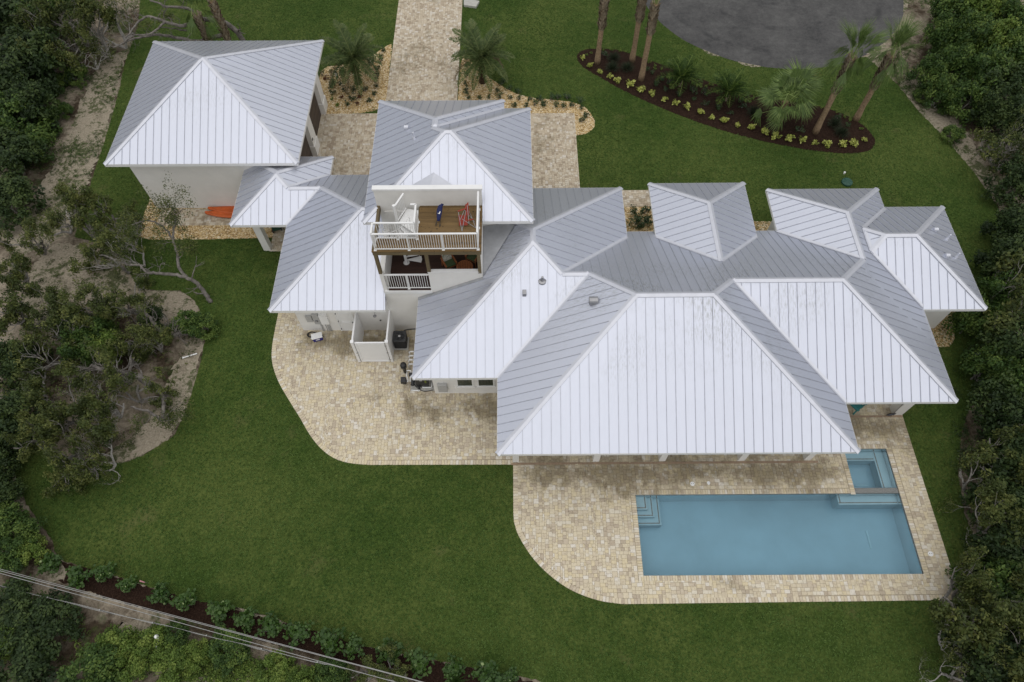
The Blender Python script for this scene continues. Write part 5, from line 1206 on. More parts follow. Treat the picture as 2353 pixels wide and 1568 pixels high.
# --- trees west of the lawn (D pixels of the crown centre, crown height)
WEST = [ # px, py, z, kind, scale
    (185, 508, 2.2, 'oak', 1.2), (70, 550, 2.0, 'oak', 1.0), (115, 722, 2.0, 'oak', 1.0), (30, 640, 2.0, 'oak', 1.1),
    (20, 30, 3, 'darkbush', 2.3), (95, 20, 3, 'bush', 1.9), (20, 150, 3, 'darkbush', 2.2), (85, 120, 3, 'darkbush', 2.0), (140, 60, 3, 'oak', 1.8), (150, 130, 2.5, 'oak', 1.3), (25, 260, 2.5, 'bush', 1.7), (75, 230, 2.5, 'darkbush', 1.6), (20, 350, 2.2, 'darkbush', 1.7), (65, 330, 1.8, 'bush', 1.2), (15, 450, 2, 'darkbush', 1.5),
    (180, 30, 3.5, 'bare', 1.5), (215, 75, 3, 'oak', 1.2), (250, 40, 3.5, 'bare', 1.5), (200, 120, 2, 'bare', 1.2), (175, 165, 1.2, 'bush', .7), (120, 190, 1, 'bush', .8), (135, 250, .8, 'bush', .7), (100, 290, .8, 'bush', .8),
    (130, 500, 2.0, 'bare', 1.2), (245, 500, 2.2, 'oak', 1.2), (275, 530, 2.5, 'bare', 1.3), (300, 570, 2.4, 'bare', 1.0), (265, 590, 2.2, 'oak', 1.2), 
    (20, 720, 2.2, 'oak', 1.4), (165, 740, 2.0, 'darkbush', .9), (210, 700, 2.0, 'oak', 1.2), (255, 690, 2.0, 'bare', 1.4), (300, 690, 2, 'oak', 1.0), (25, 830, 2.2, 'darkbush', 1.2), (120, 800, 2.2, 'oak', 1.2), (180, 800, 2.0, 'bush', 1.0), (240, 790, 2.0, 'bright', .8), (215, 760, 2.2, 'bush', .9),
    (300, 770, 1.8, 'bare', 1.0), (345, 730, 1.6, 'darkbush', .7), (350, 785, 1.6, 'oak', .8), (430, 740, 1.2, 'bush', .75), (465, 745, 1.0, 'bush', .65), (270, 850, 2, 'oak', 1.1), (60, 880, 2.2, 'bare', 1.3), (200, 870, 2, 'bare', 1.2), (30, 960, 2.2, 'darkbush', 1.3), (95, 950, 2.2, 'oak', 1.2), (170, 940, 2.2, 'oak', 1.2), (240, 930, 2.2, 'bare', 1.1), (300, 900, 1.8, 'oak', .9), (150, 1010, 2.4, 'oak', 1.1), (215, 1000, 2.2, 'oak', 1.1), (80, 1030, 2.2, 'oak', 1.0), (175, 1070, 2.6, 'oak', .9), (225, 1040, 2.4, 'bare', .9),
    (-15, 1060, 1.6, 'darkbush', .9), (-15, 1130, 1.5, 'darkbush', 1.0), (0, 1200, 1.5, 'bush', .9), (45, 1232, 1.3, 'bush', .8), (70, 1262, 1.0, 'bright', .6), (15, 1275, 1.2, 'bush', .8), (-20, 1000, 2, 'darkbush', 1.1)]
SOUTH = [(30, 1400, 1.2, 'darkbush', 1.0), (100, 1430, 1.2, 'darkbush', 1.0), (10, 1470, 1.2, 'bright', .6), (40, 1520, 1.4, 'darkbush', 1.2), (210, 1550, 1.3, 'bush', 1.0), (265, 1485, 1.1, 'bright', .7), (300, 1535, 1.1, 'bright', .6), (350, 1480, 1.0, 'bright', .6), (400, 1525, 1.0, 'bright', .65), (445, 1505, 1.0, 'bright', .5), (520, 1490, .9, 'bush', .7), (625, 1548, 1.0, 'bright', .65), (690, 1562, 1.0, 'bright', .5), (760, 1550, .8, 'bush', .6), (840, 1560, 1.0, 'oak', .6), (900, 1545, 1.0, 'oak', .55), (930, 1570, 1.0, 'oak', .6), (400, 1460, .8, 'bush', .5), ]
EAST = [(2215, 1368, 2.6, 'oak', 1.0), (2225, 1395, 2.8, 'oak', 1.3), (2190, 20, 2.5, 'bush', 1.3), (2250, 10, 3, 'bright', 1.5), (2320, 30, 3, 'bush', 1.7), (2170, 75, 2.4, 'bush', 1.1), (2230, 80, 3, 'bush', 1.5), (2300, 95, 3, 'bright', 1.4), (2345, 120, 3, 'bush', 1.6), (2140, 160, 2, 'bush', 1.0), (2195, 140, 2.6, 'bush', 1.2), (2260, 165, 2.8, 'bush', 1.4), (2320, 190, 2.8, 'darkbush', 1.5), (2170, 205, 2, 'bush', 1.0), (2225, 215, 2.2, 'bush', 1.1), (2290, 240, 2.4, 'darkbush', 1.2), (2340, 270, 2.6, 'darkbush', 1.4), (2180, 245, .8, 'bush', .55), (2120, 215, .7, 'bush', .5), (2195, 305, .7, 'bush', .6), (2320, 340, 2.4, 'oak', 1.38), (2350, 410, 2.4, 'darkbush', 1.3), (2340, 330, 3.2, 'bare', 1.1),
    (2345, 520, 2.5, 'darkbush', 1.3), (2335, 600, 2.8, 'darkbush', 1.4), (2310, 660, 3.4, 'bush', 1.1), (2278, 702, 3.8, 'bush', 1.0), (2345, 700, 3, 'oak', 1.84), (2335, 790, 3, 'darkbush', 1.5), (2290, 830, 2.8, 'bush', 1.0), (2350, 880, 3, 'bush', 1.2), (2310, 920, 2.6, 'darkbush', 1.2), (2350, 970, 2.5, 'darkbush', 1.3), (2335, 1000, 2.0, 'oak', 1.03), (2285, 1060, 2.2, 'oak', 1.2), (2345, 1070, 2.4, 'darkbush', 1.4), (2395, 1090, 2.5, 'bush', 1.3), (2265, 1120, 2.2, 'oak', 1.1), (2315, 1140, 2.4, 'darkbush', 1.3), (2375, 1170, 2.4, 'darkbush', 1.4), (2295, 1200, 2.2, 'oak', 1.1), (2355, 1240, 2.4, 'bare', 1.3), (2395, 1260, 2.4, 'oak', 1.49), (2315, 1280, 2.4, 'darkbush', 1.2), (2385, 1330, 2.4, 'oak', 1.3), (2245, 1360, 2.6, 'oak', .9), (2300, 1350, 2.4, 'bush', 1.1), (2355, 1390, 2.4, 'darkbush', 1.4), (2395, 1430, 2.4, 'darkbush', 1.4), (2265, 1420, 2.2, 'oak', 1.2), (2315, 1460, 2.4, 'oak', 1.49), (2245, 1490, 2.2, 'oak', 1.2), (2285, 1540, 2.2, 'darkbush', 1.4), (2355, 1500, 2.4, 'darkbush', 1.4), (2225, 1550, 2.0, 'bare', 1.0), (2390, 1550, 2.4, 'darkbush', 1.5), (2195, 1460, 1.8, 'bare', .8), (2375, 1210, 2.8, 'bare', 1.2)]
LAB = {'W': {'oak': 'scrubby open olive oak in the left thicket', 'bare': 'nearly leafless grey tree in the left thicket', 'bush': 'leafy green bush in the left thicket', 'darkbush': 'dark leafy bush in the left thicket', 'bright': 'light green bush in the left thicket'},
       'S': {'oak': 'small olive oak sapling below the wire fence', 'bush': 'mid green brush clump below the wire fence', 'darkbush': 'dark brush clump in the bottom left corner', 'bright': 'yellow green brush clump below the wire fence'},
       'E': {'oak': 'olive scrub oak right of the pool terrace', 'bare': 'grey leafless tree in the right thicket', 'bush': 'dense green tree in the right thicket', 'darkbush': 'dark dense bush in the right thicket', 'bright': 'lighter green bush in the upper right thicket'}}
for code, lst, grp in (('W', WEST, 'thicket left of the lawn'), ('S', SOUTH, 'brush below the fence'), ('E', EAST, 'thicket along the right edge')):
    cnt = {}
    for (px, py, z, kind, s) in sorted(lst, key=lambda t: t[1]):
        cnt[kind] = cnt.get(kind, 0) + 1
        s *= {'W': .66, 'S': .75, 'E': .68}[code]; p = G(px, py, z * .75); hz = {'oak': 2.6, 'bare': 3.0, 'bush': 2.4, 'darkbush': 2.4, 'bright': 2.4}[kind]
        plant(kind, (p.x, p.y, 0), s, LAB[code][kind] + ', ' + ordw(cnt[kind]) + ' from the top', grp + ', ' + kind, sz=s * max(.6, min(1.5, z / (hz * s) * 1.1)))
# --- leaning oak with long grey limbs on the sand spit, and the bare oak behind the garage
def limb_tree(name, label, base, limbs, leafk, seed, n_leaf, leaf_r, bark='limb_bark', twig=.9):
    t = thing(name, label, 'tree', (base.x, base.y, 0)); mb = MB(); rn = random.Random(seed); tips = []; rs = np.random.default_rng(seed)
    for pts, r0, r1, leafy in limbs:
        q = smooth_line([G(x, y, z) - base for x, y, z in pts], 5); n = len(q); q = [p + Vector((rn.uniform(-.04, .04), rn.uniform(-.04, .04), rn.uniform(-.04, .04))) for p in q]
        mb.tube(q, [r0 + (r1 - r0) * k / (n - 1) for k in range(n)], 8, True)
        for k in range(n // 3, n, 2):
            if rn.random() < twig:
                a = rn.uniform(0, 2 * pi); tp = []; grow(mb, q[k], Vector((cos(a), sin(a), .5)), rn.uniform(.5, 1.0), max(.012, (r0 + (r1 - r0) * k / n) * .35), 1 if not leafy else 2, rn, tp, .05, .45, (2, 3))
                if leafy and rn.random() < leafy: tips += tp
    mb.build('trunk', bark, t, smooth=True)
    if tips: V, F, T = leaves(np.array([tuple(p) for p in tips]), n_leaf, .10, leaf_r, rs, .5, .6); link('crown', np_mesh('crown_' + name, V, F, T, leafk), t)
    return t
limb_tree('leaning_oak', 'leaning oak with two long grey limbs reaching from the sandy spit over the lawn', G(482, 694), [
    ([(484, 696, 0), (470, 672, .5), (452, 652, 1.0), (430, 638, 1.5)], .14, .11, 0), ([(430, 638, 1.5), (412, 615, 2.0), (407, 580, 2.3), (398, 548, 2.7), (402, 515, 3.1), (404, 490, 3.3)], .10, .045, .8),
    ([(398, 548, 2.7), (380, 528, 3.0), (360, 512, 3.2), (330, 508, 3.4), (300, 520, 3.4)], .07, .03, 1.0), ([(430, 638, 1.5), (400, 632, 1.8), (365, 628, 2.1), (338, 626, 2.3), (325, 612, 2.4), (300, 608, 2.5)], .11, .05, .1), ([(404, 490, 3.3), (395, 478, 3.6), (380, 470, 3.8)], .04, .02, 1.0)], 'oak_leaf', 5, 4600, .40)
limb_tree('fallen_oak', 'thick grey oak limb bending through the thicket beside the sand', G(455, 770), [
    ([(452, 770, 0), (425, 765, .6), (390, 772, 1.0), (362, 755, 1.3), (345, 730, 1.7), (318, 705, 2.1)], .16, .07, .3), ([(362, 755, 1.3), (340, 770, 1.5), (310, 780, 1.8)], .07, .03, .7)], 'oak_leaf', 8, 1800, .34)
limb_tree('fallen_oak', 'big dark fallen oak trunk lying across the lower thicket', G(385, 905), [
    ([(388, 908, .1), (350, 890, .7), (310, 862, 1.3), (270, 855, 1.7), (235, 850, 2.0), (210, 838, 2.3)], .22, .10, .3), ([(310, 862, 1.3), (290, 880, 1.6), (255, 890, 1.9)], .10, .04, .5), ([(370, 900, .4), (375, 930, .8), (372, 965, 1.1), (340, 945, 1.5), (300, 935, 1.8)], .12, .05, .4)], 'oak_leaf', 12, 2600, .34)
limb_tree('bare_oak', 'spreading leafless oak with crooked grey limbs behind the garage', G(575, 120), [
    ([(575, 120, 0), (545, 75, 1.6), (510, 50, 2.6), (470, 45, 3.2)], .22, .16, 0), ([(470, 45, 3.2), (420, 60, 3.6), (380, 50, 4.0), (340, 38, 4.3), (310, 60, 4.5), (290, 88, 4.4)], .15, .04, .05), ([(470, 45, 3.2), (430, 20, 4.0), (385, 15, 4.4), (345, 0, 4.8)], .13, .05, .05), ([(510, 80, 1.8), (460, 95, 2.4), (410, 88, 2.8), (360, 80, 3.0), (310, 90, 3.0), (260, 110, 3.0)], .16, .05, .1), ([(380, 50, 4.0), (350, 75, 4.0), (310, 82, 3.9), (280, 100, 3.8)], .08, .03, .05), ([(430, 70, 3.0), (400, 66, 3.4), (370, 62, 3.6)], .07, .03, .05)], 'oak_leaf', 17, 900, .3, 'limb_bark', 1.0)

# --- palms
def frond_mesh(name, L, npair, lw, ll, droop, mat, rs, dry=False):
    """feather frond along +X from the origin, arching down"""
    V, F, T = [], [], []; P = []
    for k in range(npair + 1):
        u = k / npair; P.append(np.array([L * u * (1 - .12 * u), 0, L * (.28 * u - droop * u * u)]))
    P = np.array(P)
    def quad(a, b, c, d, t): i = len(V); V.extend([a, b, c, d]); F.append([i, i + 1, i + 2, i + 3]); T.append(t)
    for k in range(npair): w_ = .022 * (1 - k / npair) + .006; quad(P[k] + [0, w_, 0], P[k] - [0, w_, 0], P[k + 1] - [0, w_ * .9, 0], P[k + 1] + [0, w_ * .9, 0], .9)
    for k in range(2, npair + 1):
        u = k / npair; l = ll * (sin(pi * min(1, .12 + .86 * u)) ** .6)
        for s in (-1, 1):
            for q in (0, 1):
                f = rs.uniform(.35, .7); d = np.array([f, s * sqrt(1 - f * f), rs.uniform(.0, .55) - .25 * q]); d = d / np.linalg.norm(d); a = P[k] - (P[k] - P[k - 1]) * .5 * q; l2 = l * rs.uniform(.85, 1.1); tip = a + d * l2 + np.array([0, 0, -l2 * rs.uniform(.05, .25)]); mid = a + d * l2 * .5
                wv = np.cross(d, [0, 0, 1]); wv = wv / np.linalg.norm(wv) * lw; quad(a, mid + wv, tip, mid - wv, rs.uniform(.1, .75) + (.2 if u > .7 else 0))
    return np_mesh(name, np.array(V), np.array(F), np.array(T), mat)
rsp = np.random.default_rng(5)
DATE = [frond_mesh('date_frond', 2.7, 34, .030, .48, d, 'palm_leaf', rsp) for d in (.30, .45, .62)]; DRYF = frond_mesh('dry_frond', 2.6, 28, .026, .40, .75, 'dry_leaf', rsp)
CHRIS = [frond_mesh('feather_frond', 1.25, 18, .020, .36, d, 'bush_leaf', rsp) for d in (.35, .6)]
def trunk_boots(t, h, r, z0, z1, rn, boot_mat='boot', size=.16, n=60, splay=.5, shaft='palm_bark'):
    m = MB(); k = 12; m.tube([(rn.uniform(-.012, .012), rn.uniform(-.012, .012), h * i / k) for i in range(k + 1)], [r * (1.35 - .35 * min(1, i / 2.5)) + rn.uniform(-.006, .006) for i in range(k + 1)], 14); m.build('trunk', shaft, t, smooth=True)
    if n:
        m = MB()
        for i in range(n):
            z = z0 + (z1 - z0) * i / n; a = i * 2.39996; d = Vector((cos(a), sin(a), 0)); s_ = Vector((-d.y, d.x, 0)); w_ = size * .34 * rn.uniform(.8, 1.2); p = d * r * .96 + Vector((0, 0, z)); q = d * (r + size * splay * rn.uniform(.7, 1.2)) + Vector((0, 0, z + size * rn.uniform(.8, 1.3)))
            m.poly([p - s_ * w_, p + s_ * w_, q + s_ * w_ * .55, q - s_ * w_ * .55]); m.poly([p + s_ * w_ - d * .02, p - s_ * w_ - d * .02, q - s_ * w_ * .55 - d * .03, q + s_ * w_ * .55 - d * .03])
        m.build('leaf_boots', boot_mat, t)
def date_palm(px, py, lab, seed):
    rn = random.Random(seed); p = G(px, py); t = thing('date_palm', lab, 'palm tree', (p.x, p.y, .03), 0, 'feather palms beside the driveway'); trunk_boots(t, 2.1, .20, .25, 2.05, rn, 'date_bark', .11, 130, .25, 'date_bark')
    for k in range(30):
        el = radians(72 - 84 * (k / 30) ** .8 + rn.uniform(-6, 6)); az = k * 2.39996 + rn.uniform(-.2, .2); dry = k > 22 and rn.random() < .6
        o = link('frond', DRYF if dry else DATE[min(2, int(3 * k / 30))], t); o.location = (.06 * cos(az), .06 * sin(az), 2.12 + .10 * (1 - k / 30)); s_ = rn.uniform(.85, 1.12); o.scale = (s_, s_, s_); o.rotation_euler = (rn.uniform(-.2, .2), -el + radians(15), az)
date_palm(824, 192, 'feather palm in the left gravel bed beside the garage', 3); date_palm(1109, 190, 'feather palm in the right gravel bed overhanging the driveway', 9)
def fan_mesh(name, pet, R, n, mat, rs, droop=.35, spread=2.5):
    V, F, T = [], [], []
    def quad(a, b, c, d, t): i = len(V); V.extend([a, b, c, d]); F.append([i, i + 1, i + 2, i + 3]); T.append(t)
    c = np.array([pet, 0, 0.0]); w_ = .018; quad(np.array([0, w_, 0]), np.array([0, -w_, 0]), c + [0, -w_ * .7, 0], c + [0, w_ * .7, 0], .9)
    for k in range(n):
        a = -spread / 2 + spread * k / (n - 1) + rs.uniform(-.03, .03); d = np.array([cos(a), sin(a), 0]); s = np.array([-sin(a), cos(a), 0]); l = R * (1 - .25 * abs(a) / spread * 2) * rs.uniform(.88, 1.08); m1 = c + d * l * .5 + [0, 0, .02 * (k % 2)]; tip = c + d * l + [0, 0, -l * droop * rs.uniform(.4, 1.3)]
        wv = s * (l * .5 * spread / n * .62); quad(c, m1 - wv, m1 + d * l * .02, m1 + wv, .35 + rs.uniform(-.2, .2)); quad(m1 - wv, tip, tip + wv * .15, m1 + wv, .45 + rs.uniform(-.25, .35))
    return np_mesh(name, np.array(V), np.array(F), np.array(T), mat)
FAN = [fan_mesh('fan_frond', .75, .72, 26, 'fan_leaf', rsp, d) for d in (.25, .5, .8)]; TIED = [fan_mesh('tied_frond', .75, 1.35, 22, 'fan_leaf', rsp, .30, .85) for _ in range(2)]
def sabal(px, py, h, lab, seed, heads=16, spread=(10, 55), b0=.5, wind=(0, 0), r=.185):
    rn = random.Random(seed); p = G(px, py); t = thing('cabbage_palm', lab, 'palm tree', (p.x, p.y, .02), 0, 'tall fan palms'); trunk_boots(t, h, r, h * b0, h * .99, rn, 'boot', .34, 110, .5)
    for k in range(heads):           # fronds tied into a tall bundle: upper ones stand up, the rest hang along it
        u = k / heads; hang = k % 2 == 1 and spread[1] > 60; el = radians(-rn.uniform(35, 70)) if hang else radians(90 - spread[0] - min(38, spread[1] * .45) * rn.random()); az = k * 2.39996
        o = link('frond', rn.choice(TIED), t); o.location = (.05 * cos(az), .05 * sin(az), h - .1 + (1.5 * u if hang else .5 * u)); s_ = rn.uniform(1.0, 1.3); o.scale = (s_, s_, s_); o.rotation_euler = (rn.uniform(-.6, .6), -el, az)
    return t
sabal(1372, 146, 5.1, 'tall fan palm trunk at the left end of the mulch bed', 1, b0=.55); sabal(1452, 141, 5.4, 'tall fan palm trunk leaning at the rear of the mulch bed', 2, b0=.6); sabal(1473, 184, 6.0, 'tall fan palm trunk in front of the other two in the mulch bed', 3, b0=.62)
sabal(1873, 305, 6.0, 'tall fan palm with narrow tied crown at the right end of the mulch bed', 4, 30, (3, 105), .55); sabal(1966, 276, 5.2, 'shorter tied fan palm behind it at the right tip of the mulch bed', 5, 28, (3, 110), .5)
sabal(548, 152, 5.2, 'fan palm trunk with rough boots rising behind the garage roof', 6, 10, (5, 40), .4); sabal(510, 165, 4.6, 'fan palm with bright green crown behind the garage roof corner', 7, 22, (5, 95), .4)
def fan_clump(px, py, lab):
    p = G(px, py); t = thing('fan_palm_clump', lab, 'palm tree', (p.x, p.y, .04)); rn = random.Random(31); m = MB()
    for k in range(3): a = k * 2.1; m.tube([(.1 * cos(a), .1 * sin(a), 0), (.25 * cos(a), .25 * sin(a), 1.4 + .35 * k)], [.14, .11], 10)
    m.build('trunk', 'palm_bark', t)
    for k in range(42):
        h = rn.choice((1.35, 1.9, 2.3, 2.6)); az = k * 2.39996; el = radians(rn.uniform(-35, 75)); o = link('frond', FAN[rn.randint(0, 2)], t); o.location = (.22 * cos(az * 1.7), .22 * sin(az * 1.7), h); s_ = rn.uniform(1.3, 1.75); o.scale = (s_, s_, s_); o.rotation_euler = (rn.uniform(-.4, .4), -el, az)
fan_clump(1787, 285, 'big bushy fan palm clump in the middle of the right mulch bed')
for (px, py, lab) in ((1561, 200, 'small feather palm left of the other in the mulch bed'), (1668, 233, 'small feather palm next to the big fan palm clump')):
    p = G(px, py); t = thing('small_palm', lab, 'palm tree', (p.x, p.y, .04)); rn = random.Random(px); m = MB()
    for k in range(3): a = k * 2.1; m.tube([(.04 * cos(a), .04 * sin(a), 0), (.14 * cos(a), .14 * sin(a), .8)], [.045, .03], 8)
    m.build('trunk', 'boot', t)
    for k in range(22): az = k * 2.39996; o = link('frond', CHRIS[k % 2], t); o.location = (.12 * cos(az), .12 * sin(az), .75); s_ = rn.uniform(1.2, 1.55); o.scale = (s_, s_, s_); o.rotation_euler = (rn.uniform(-.3, .3), -radians(80 - 70 * k / 22) + radians(12), az)

# --- bed plants
z4, z5, z6, z7 = crop(1230, 30, 3.646), crop(1730, 0, 2.8), crop(2280, 0, 2.8), crop(2850, 20, 2.613)
def plants(kind, conv, pts, label, group, s=1.0, seeds=3, z=.042):
    s *= {'yellow': 1.2, 'tuft': 1.2}.get(kind, 1.35)
    for k, q in enumerate(sorted(pts)): p = G(*conv(*q)); plant(kind, (p.x, p.y, z), s * rv.uniform(.75, 1.2), label + ', ' + ordw(k + 1) + ' from the left', group, seeds)
plants('yellow', z6, [(140, 670), (222, 762), (330, 820), (440, 875), (530, 920), (668, 970), (792, 1028), (912, 1064), (1048, 1134), (1172, 1176), (1310, 1224), (1448, 1284), (1585, 1334), (1715, 1381)], 'yellow leaved croton in the left half of the mulch bed row', 'yellow crotons, left half of the row', 1.15)
plants('yellow', z7, [(248, 1270), (402, 1307), (525, 1347), (650, 1390), (787, 1415), (928, 1435), (1062, 1455), (1190, 1472), (1345, 1470), (1460, 1462), (1585, 1427)], 'yellow leaved croton in the right half of the mulch bed row', 'yellow crotons, right half of the row', 1.15)
plants('shrub', z5, [(382, 665), (388, 750), (392, 805), (372, 878), (374, 958), (384, 1045), (402, 1115), (524, 1110), (640, 1115), (760, 1115), (870, 1118), (978, 1125), (1088, 1125), (1195, 1130), (1325, 1132), (1402, 1118), (1508, 1120), (916, 1196), (1058, 1200), (1145, 1192), (1246, 1192), (1375, 1205), (1470, 1202), (1555, 1196), (1652, 1155), (1672, 1232), (1715, 1316), (1672, 1374)], 'upright green shrub in the right gravel bed', 'green shrubs in the right gravel bed', 1.15)
plants('ball', z5, [(472, 752), (525, 795), (778, 948), (730, 1036), (856, 1014), (962, 1053)], 'small round shrub in the right gravel bed', 'round shrubs in the right gravel bed', 1.1)
plants('shrub', z4, [(1105, 655), (1075, 740), (1070, 818), (945, 780), (915, 868), (1025, 908), (895, 948), (1005, 998), (1012, 1076), (1005, 1175), (980, 1285), (500, 932), (358, 978), (222, 1008), (510, 1045), (645, 890), (370, 1110), (360, 1178), (480, 1145), (545, 1228), (675, 1232), (850, 1232), (370, 1262), (655, 1352), (905, 1385), (585, 1442)], 'small green shrub in the left gravel bed', 'green shrubs in the left gravel bed', 1.1)
plants('redshrub', z4, [(815, 850), (275, 1052), (555, 975), (665, 930), (500, 1325), (780, 1328), (728, 1422)], 'small red leaved shrub in the left gravel bed', 'red shrubs in the left gravel bed', 1.05)
plants('limeshrub', z4, [(365, 1348), (435, 1448)], 'lime green shrub in the left gravel bed', 'lime shrubs in the left gravel bed')
zc_ = crop(2380, 700, 3.268)
plants('shrub', zc_, [(510, 520), (650, 510), (690, 630)], 'green shrub in the gravel pocket between roof wings', 'shrubs in the gravel pocket', 1.6); plants('ball', zc_, [(530, 640), (610, 680)], 'bushy plant in the gravel pocket between roof wings', 'bushy plants in the gravel pocket', 1.9)
plants('mulchshrub', z6, [(380, 632), (858, 798), (917, 838), (1020, 900), (960, 968), (1063, 1022), (1105, 938), (1215, 1084), (1385, 1038), (1508, 1064), (1380, 1132), (1508, 1186), (1655, 1235)], 'small dark shrub inside the left part of the mulch bed', 'dark shrubs in the mulch bed', 1.1)
plants('mulchshrub', z7, [(180, 1148), (290, 1024), (305, 1082), (970, 1158), (1290, 1202), (1400, 1274), (905, 1322)], 'small dark shrub inside the right part of the mulch bed', 'dark shrubs in the mulch bed', 1.1)
plants('tuft', z6, [(235, 608), (185, 628), (372, 572), (465, 574), (560, 582), (635, 596), (885, 708), (948, 752), (948, 782), (1025, 786), (1115, 852), (1325, 903), (1365, 938), (1415, 928), (1435, 962), (1520, 983), (1575, 963)], 'low border plant along the left rear mulch edge', 'border plants behind the mulch bed', .8)
plants('tuft', z7, [(320, 968), (420, 988), (450, 953), (1050, 1054), (1135, 1084), (1300, 1134), (1375, 1184), (1430, 1218), (1545, 1308)], 'low border plant along the right rear mulch edge', 'border plants behind the mulch bed', .8)
def muhly(px, py, lab, s=1.0, mat='muhly'):
    p = G(px, py); t = thing('grass_clump', lab, 'ornamental grass', (p.x, p.y, .04)); rs = np.random.default_rng(int(px)); N = 420; a = rs.uniform(0, 2 * pi, N); e = rs.uniform(.15, 1.0, N); L = rs.uniform(.45, .85, N) * s; d = np.stack([np.cos(a) * e, np.sin(a) * e, 1.15 - e * .7], 1); d /= np.linalg.norm(d, axis=1)[:, None]; b = np.stack([np.cos(a), np.sin(a), 0 * a], 1) * .06; sd_ = np.stack([-np.sin(a), np.cos(a), 0 * a], 1) * .007
    m1 = b + d * (L * .6)[:, None]; tip = b + d * L[:, None] - np.array([0, 0, 1]) * (L * .25 * e)[:, None]; tip[:, 2] = np.maximum(tip[:, 2], .03); V = np.stack([b - sd_, m1 - sd_, tip, m1 + sd_], 1).reshape(-1, 3)
    link('blades', np_mesh('blades', V, np.arange(4 * N).reshape(N, 4), rs.random(N), mat), t); m = MB(); m.lathe([(.07, 0), (.05, .08)], 8); m.build('crown_base', 'dry_leaf', t)
for (q, cv, lab) in (((485, 680), z6, 'dark wispy grass clump nearest the left palm trunk in the mulch bed'), ((470, 790), z6, 'dark wispy grass clump in front of its neighbour between the left palms'), ((635, 790), z6, 'dark wispy grass clump between the rear and front palm trunks'), ((1265, 1270), z7, 'wispy grass clump between the two right palm trunks'), ((1335, 1365), z7, 'wispy grass clump in front of the right palm trunks'), ((420, 1150), z7, 'wispy grass clump left of the big fan palm'), ((960, 1080), z7, 'wispy grass clump right of the big fan palm')): muhly(*cv(*q), lab)
zz1, zz2, zz3 = crop(0, 2200, 2.941), crop(700, 2330, 3.92), crop(1250, 2450, 2.941)
HED = [zz1(*q) for q in ((600, 180), (930, 330), (1250, 300), (1520, 430), (1870, 540))] + [zz2(*q) for q in ((200, 330), (680, 440), (1090, 590), (1520, 690), (1950, 790))] + [zz3(*q) for q in ((215, 340), (490, 410), (900, 480), (1270, 590), (1660, 660), (2040, 740), (2330, 790))]
ORD = ['first', 'second', 'third', 'fourth', 'fifth', 'sixth', 'seventh', 'eighth', 'ninth', 'tenth', 'eleventh', 'twelfth', 'thirteenth', 'fourteenth', 'fifteenth', 'sixteenth', 'seventeenth']
for k, q in enumerate(HED): p = G(*q, .35); plant('grape', (p.x, p.y, .012), rv.uniform(1.0, 1.4), 'round leaved hedge shrub along the lower lawn edge, %s from the left' % ORD[k], 'hedge shrubs along the lower lawn', 4)
p = G(*zz3(1690, 800)); t = thing('yucca', 'spiky pale green rosette plant at the bottom edge below the hedge', 'plant', (p.x, p.y, 0)); m = MB()
for k in range(22): az = k * 2.39996; el = radians(20 + 50 * k / 22); d = Vector((cos(az) * cos(el), sin(az) * cos(el), sin(el))); s_ = Vector((-sin(az), cos(az), 0)) * .03; m.poly([s_, d * .35 + s_ * .8, d * .75, d * .35 - s_ * .8, -s_])
m.build('leaves', 'bright_leaf', t)

# --- weeds and low growth on the sand: nobody could count them
def weeds(name, polys, N, size, mat, seed, z=.02, clump=.18, nl=14):
    rs = np.random.default_rng(seed); P = []
    for pg in polys:
        q = [(p.x, p.y) for p in GP(pg)]; xs = [a for a, b in q]; ys = [b for a, b in q]; C = np.stack([rs.uniform(min(xs), max(xs), N * 3), rs.uniform(min(ys), max(ys), N * 3)], 1); C = C[inpoly(C, q)][:N]; P.append(C)
    P = np.concatenate(P); wob = np.sin(P[:, 0] * .9 + 1.3) + np.sin(P[:, 1] * 1.1) + np.sin((P[:, 0] + P[:, 1]) * .53); P = P[wob + rs.normal(0, .8, len(P)) > .1]
    C = np.concatenate([P, np.full((len(P), 1), z + clump * .4)], 1); V, F, T = leaves(C, len(P) * nl, size, clump * rs.uniform(.4, 1.3, len(P)), rs, .5, .8, None, .5); V[:, 2] = np.maximum(V[:, 2], z)
    o = link(name, np_mesh(name, V, F, T, mat)); tag(o, None, None, None, 'stuff'); return o
tag(weeds('weeds', [[(290, 118), (250, 280), (195, 440), (120, 560), (10, 590), (0, 350), (120, 150), (200, 120)], [(2030, 150), (2100, -20), (2170, -20), (2160, 150), (2330, 400), (2340, 560), (2240, 400), (2110, 255)]], 2600, .07, 'bush_leaf', 41, .02, .2, 16), 'low green weeds scattered over the sandy ground', 'weeds')
tag(weeds('brush_cover', [[(0, 560), (300, 560), (470, 780), (400, 900), (300, 1040), (30, 1010), (0, 1300), (0, 700)], [(0, 1380), (300, 1450), (850, 1568), (0, 1568)]], 420, .085, 'oak_leaf', 43, .02, .26, 22), 'low olive brush covering the ground of the thicket and below the fence', 'brush')
tag(weeds('dark_brush', [[(2200, 760), (2353, 560), (2353, 1568), (2170, 1568), (2230, 1350), (2180, 1080)], [(0, 0), (180, 0), (90, 330), (0, 560)]], 1800, .09, 'dark_leaf', 47, .02, .34, 24), 'low dark brush under the trees on both sides', 'brush')

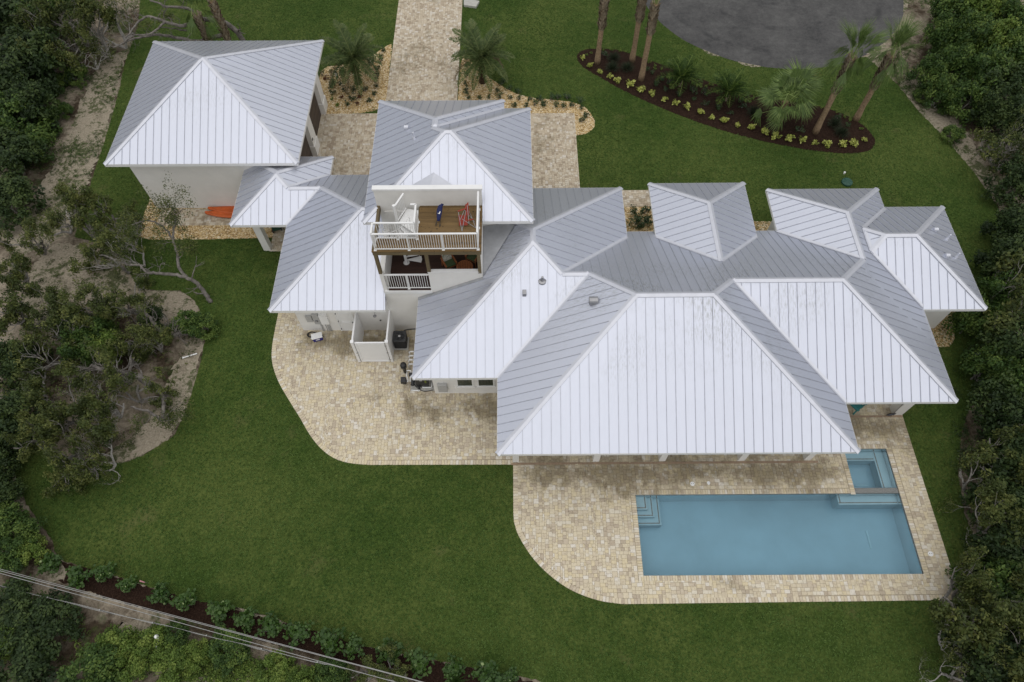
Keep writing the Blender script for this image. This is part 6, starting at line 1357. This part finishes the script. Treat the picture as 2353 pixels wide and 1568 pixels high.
# --- grass blades of the lawn
def grass(N, seed):
    rs = np.random.default_rng(seed); P = np.stack([rs.uniform(-35, 36, N), rs.uniform(0, 58, N)], 1)
    keep = inpoly(P, [(q.x, q.y) for q in lawn_pts]) & (np.hypot(P[:, 0] - cdc.x, P[:, 1] - cdc.y) > CR)
    # inside the picture only
    v = (np.concatenate([P, np.zeros((N, 1))], 1) - np.array([0, 0, CH])) @ CM.T; keep &= (np.abs(v[:, 0] / v[:, 2]) < .86) & (np.abs(v[:, 1] / v[:, 2]) < .58)
    P = P[keep]; out = np.zeros(len(P), bool)
    for pg in ([(p[0], p[1]) for p in terr], [(q.x, q.y) for q in GP(MUL)], [(q.x, q.y) for q in GP(RB + [(1050, 300), (1052, 235)])], [(q.x, q.y) for q in GP([(736, 166), (775, 152), (820, 142), (862, 125), (900, 102), (888, 235), (835, 260), (735, 266)])], [(q.x, q.y) for q in GP([(352, 440), (318, 545), (470, 551), (660, 545), (660, 470)])]): out |= inpoly(P, pg)
    for (a, b, c, d) in ((-9.05, -3.85, 29, 66), (-13.65, 4.6, 29, 38.95), (-12.2, 21.2, 16.6, 28), (4.5, 9.5, 28.5, 31.5), (-23.2, -13.2, 28.8, 39.9), (21, 24.5, 20.5, 26.2)): out |= (P[:, 0] > a) & (P[:, 0] < b) & (P[:, 1] > c) & (P[:, 1] < d)
    P = P[~out]; n = len(P)
    pt = .5 + .16 * np.sin(P[:, 0] * .43 + 1.7 * np.sin(P[:, 1] * .23)) + .14 * np.sin(P[:, 1] * .61 + 1.3 * np.sin(P[:, 0] * .37)) + .06 * np.sin(P[:, 0] * 1.9 + P[:, 1] * 1.3) + .05 * np.sin(P[:, 0] * 2.7 - P[:, 1] * 3.1) + .07 * np.sign(np.sin((P[:, 0] * .45 + P[:, 1] * .9) * 5.2))
    C = np.concatenate([P, np.full((n, 1), .045)], 1); V, F, T = leaves(C, n * 3, .095, .055, rs, .30, .55, np.clip(pt + rs.normal(0, .12, n), 0, 1), .3); V[:, 2] = np.maximum(V[:, 2], .031)
    o = link('grass', np_mesh('grass', V, F, T, 'grass_blade')); tag(o, 'short green grass blades covering the mown lawn', 'grass', None, 'stuff')
grass(400000, 61)
tag(weeds('low_scrub', [[(150, 1440), (300, 1455), (850, 1570), (230, 1570)]], 1100, .10, 'bright_leaf', 53, .02, .24, 22), 'low yellow green scrub growing below the wire fence', 'scrub')
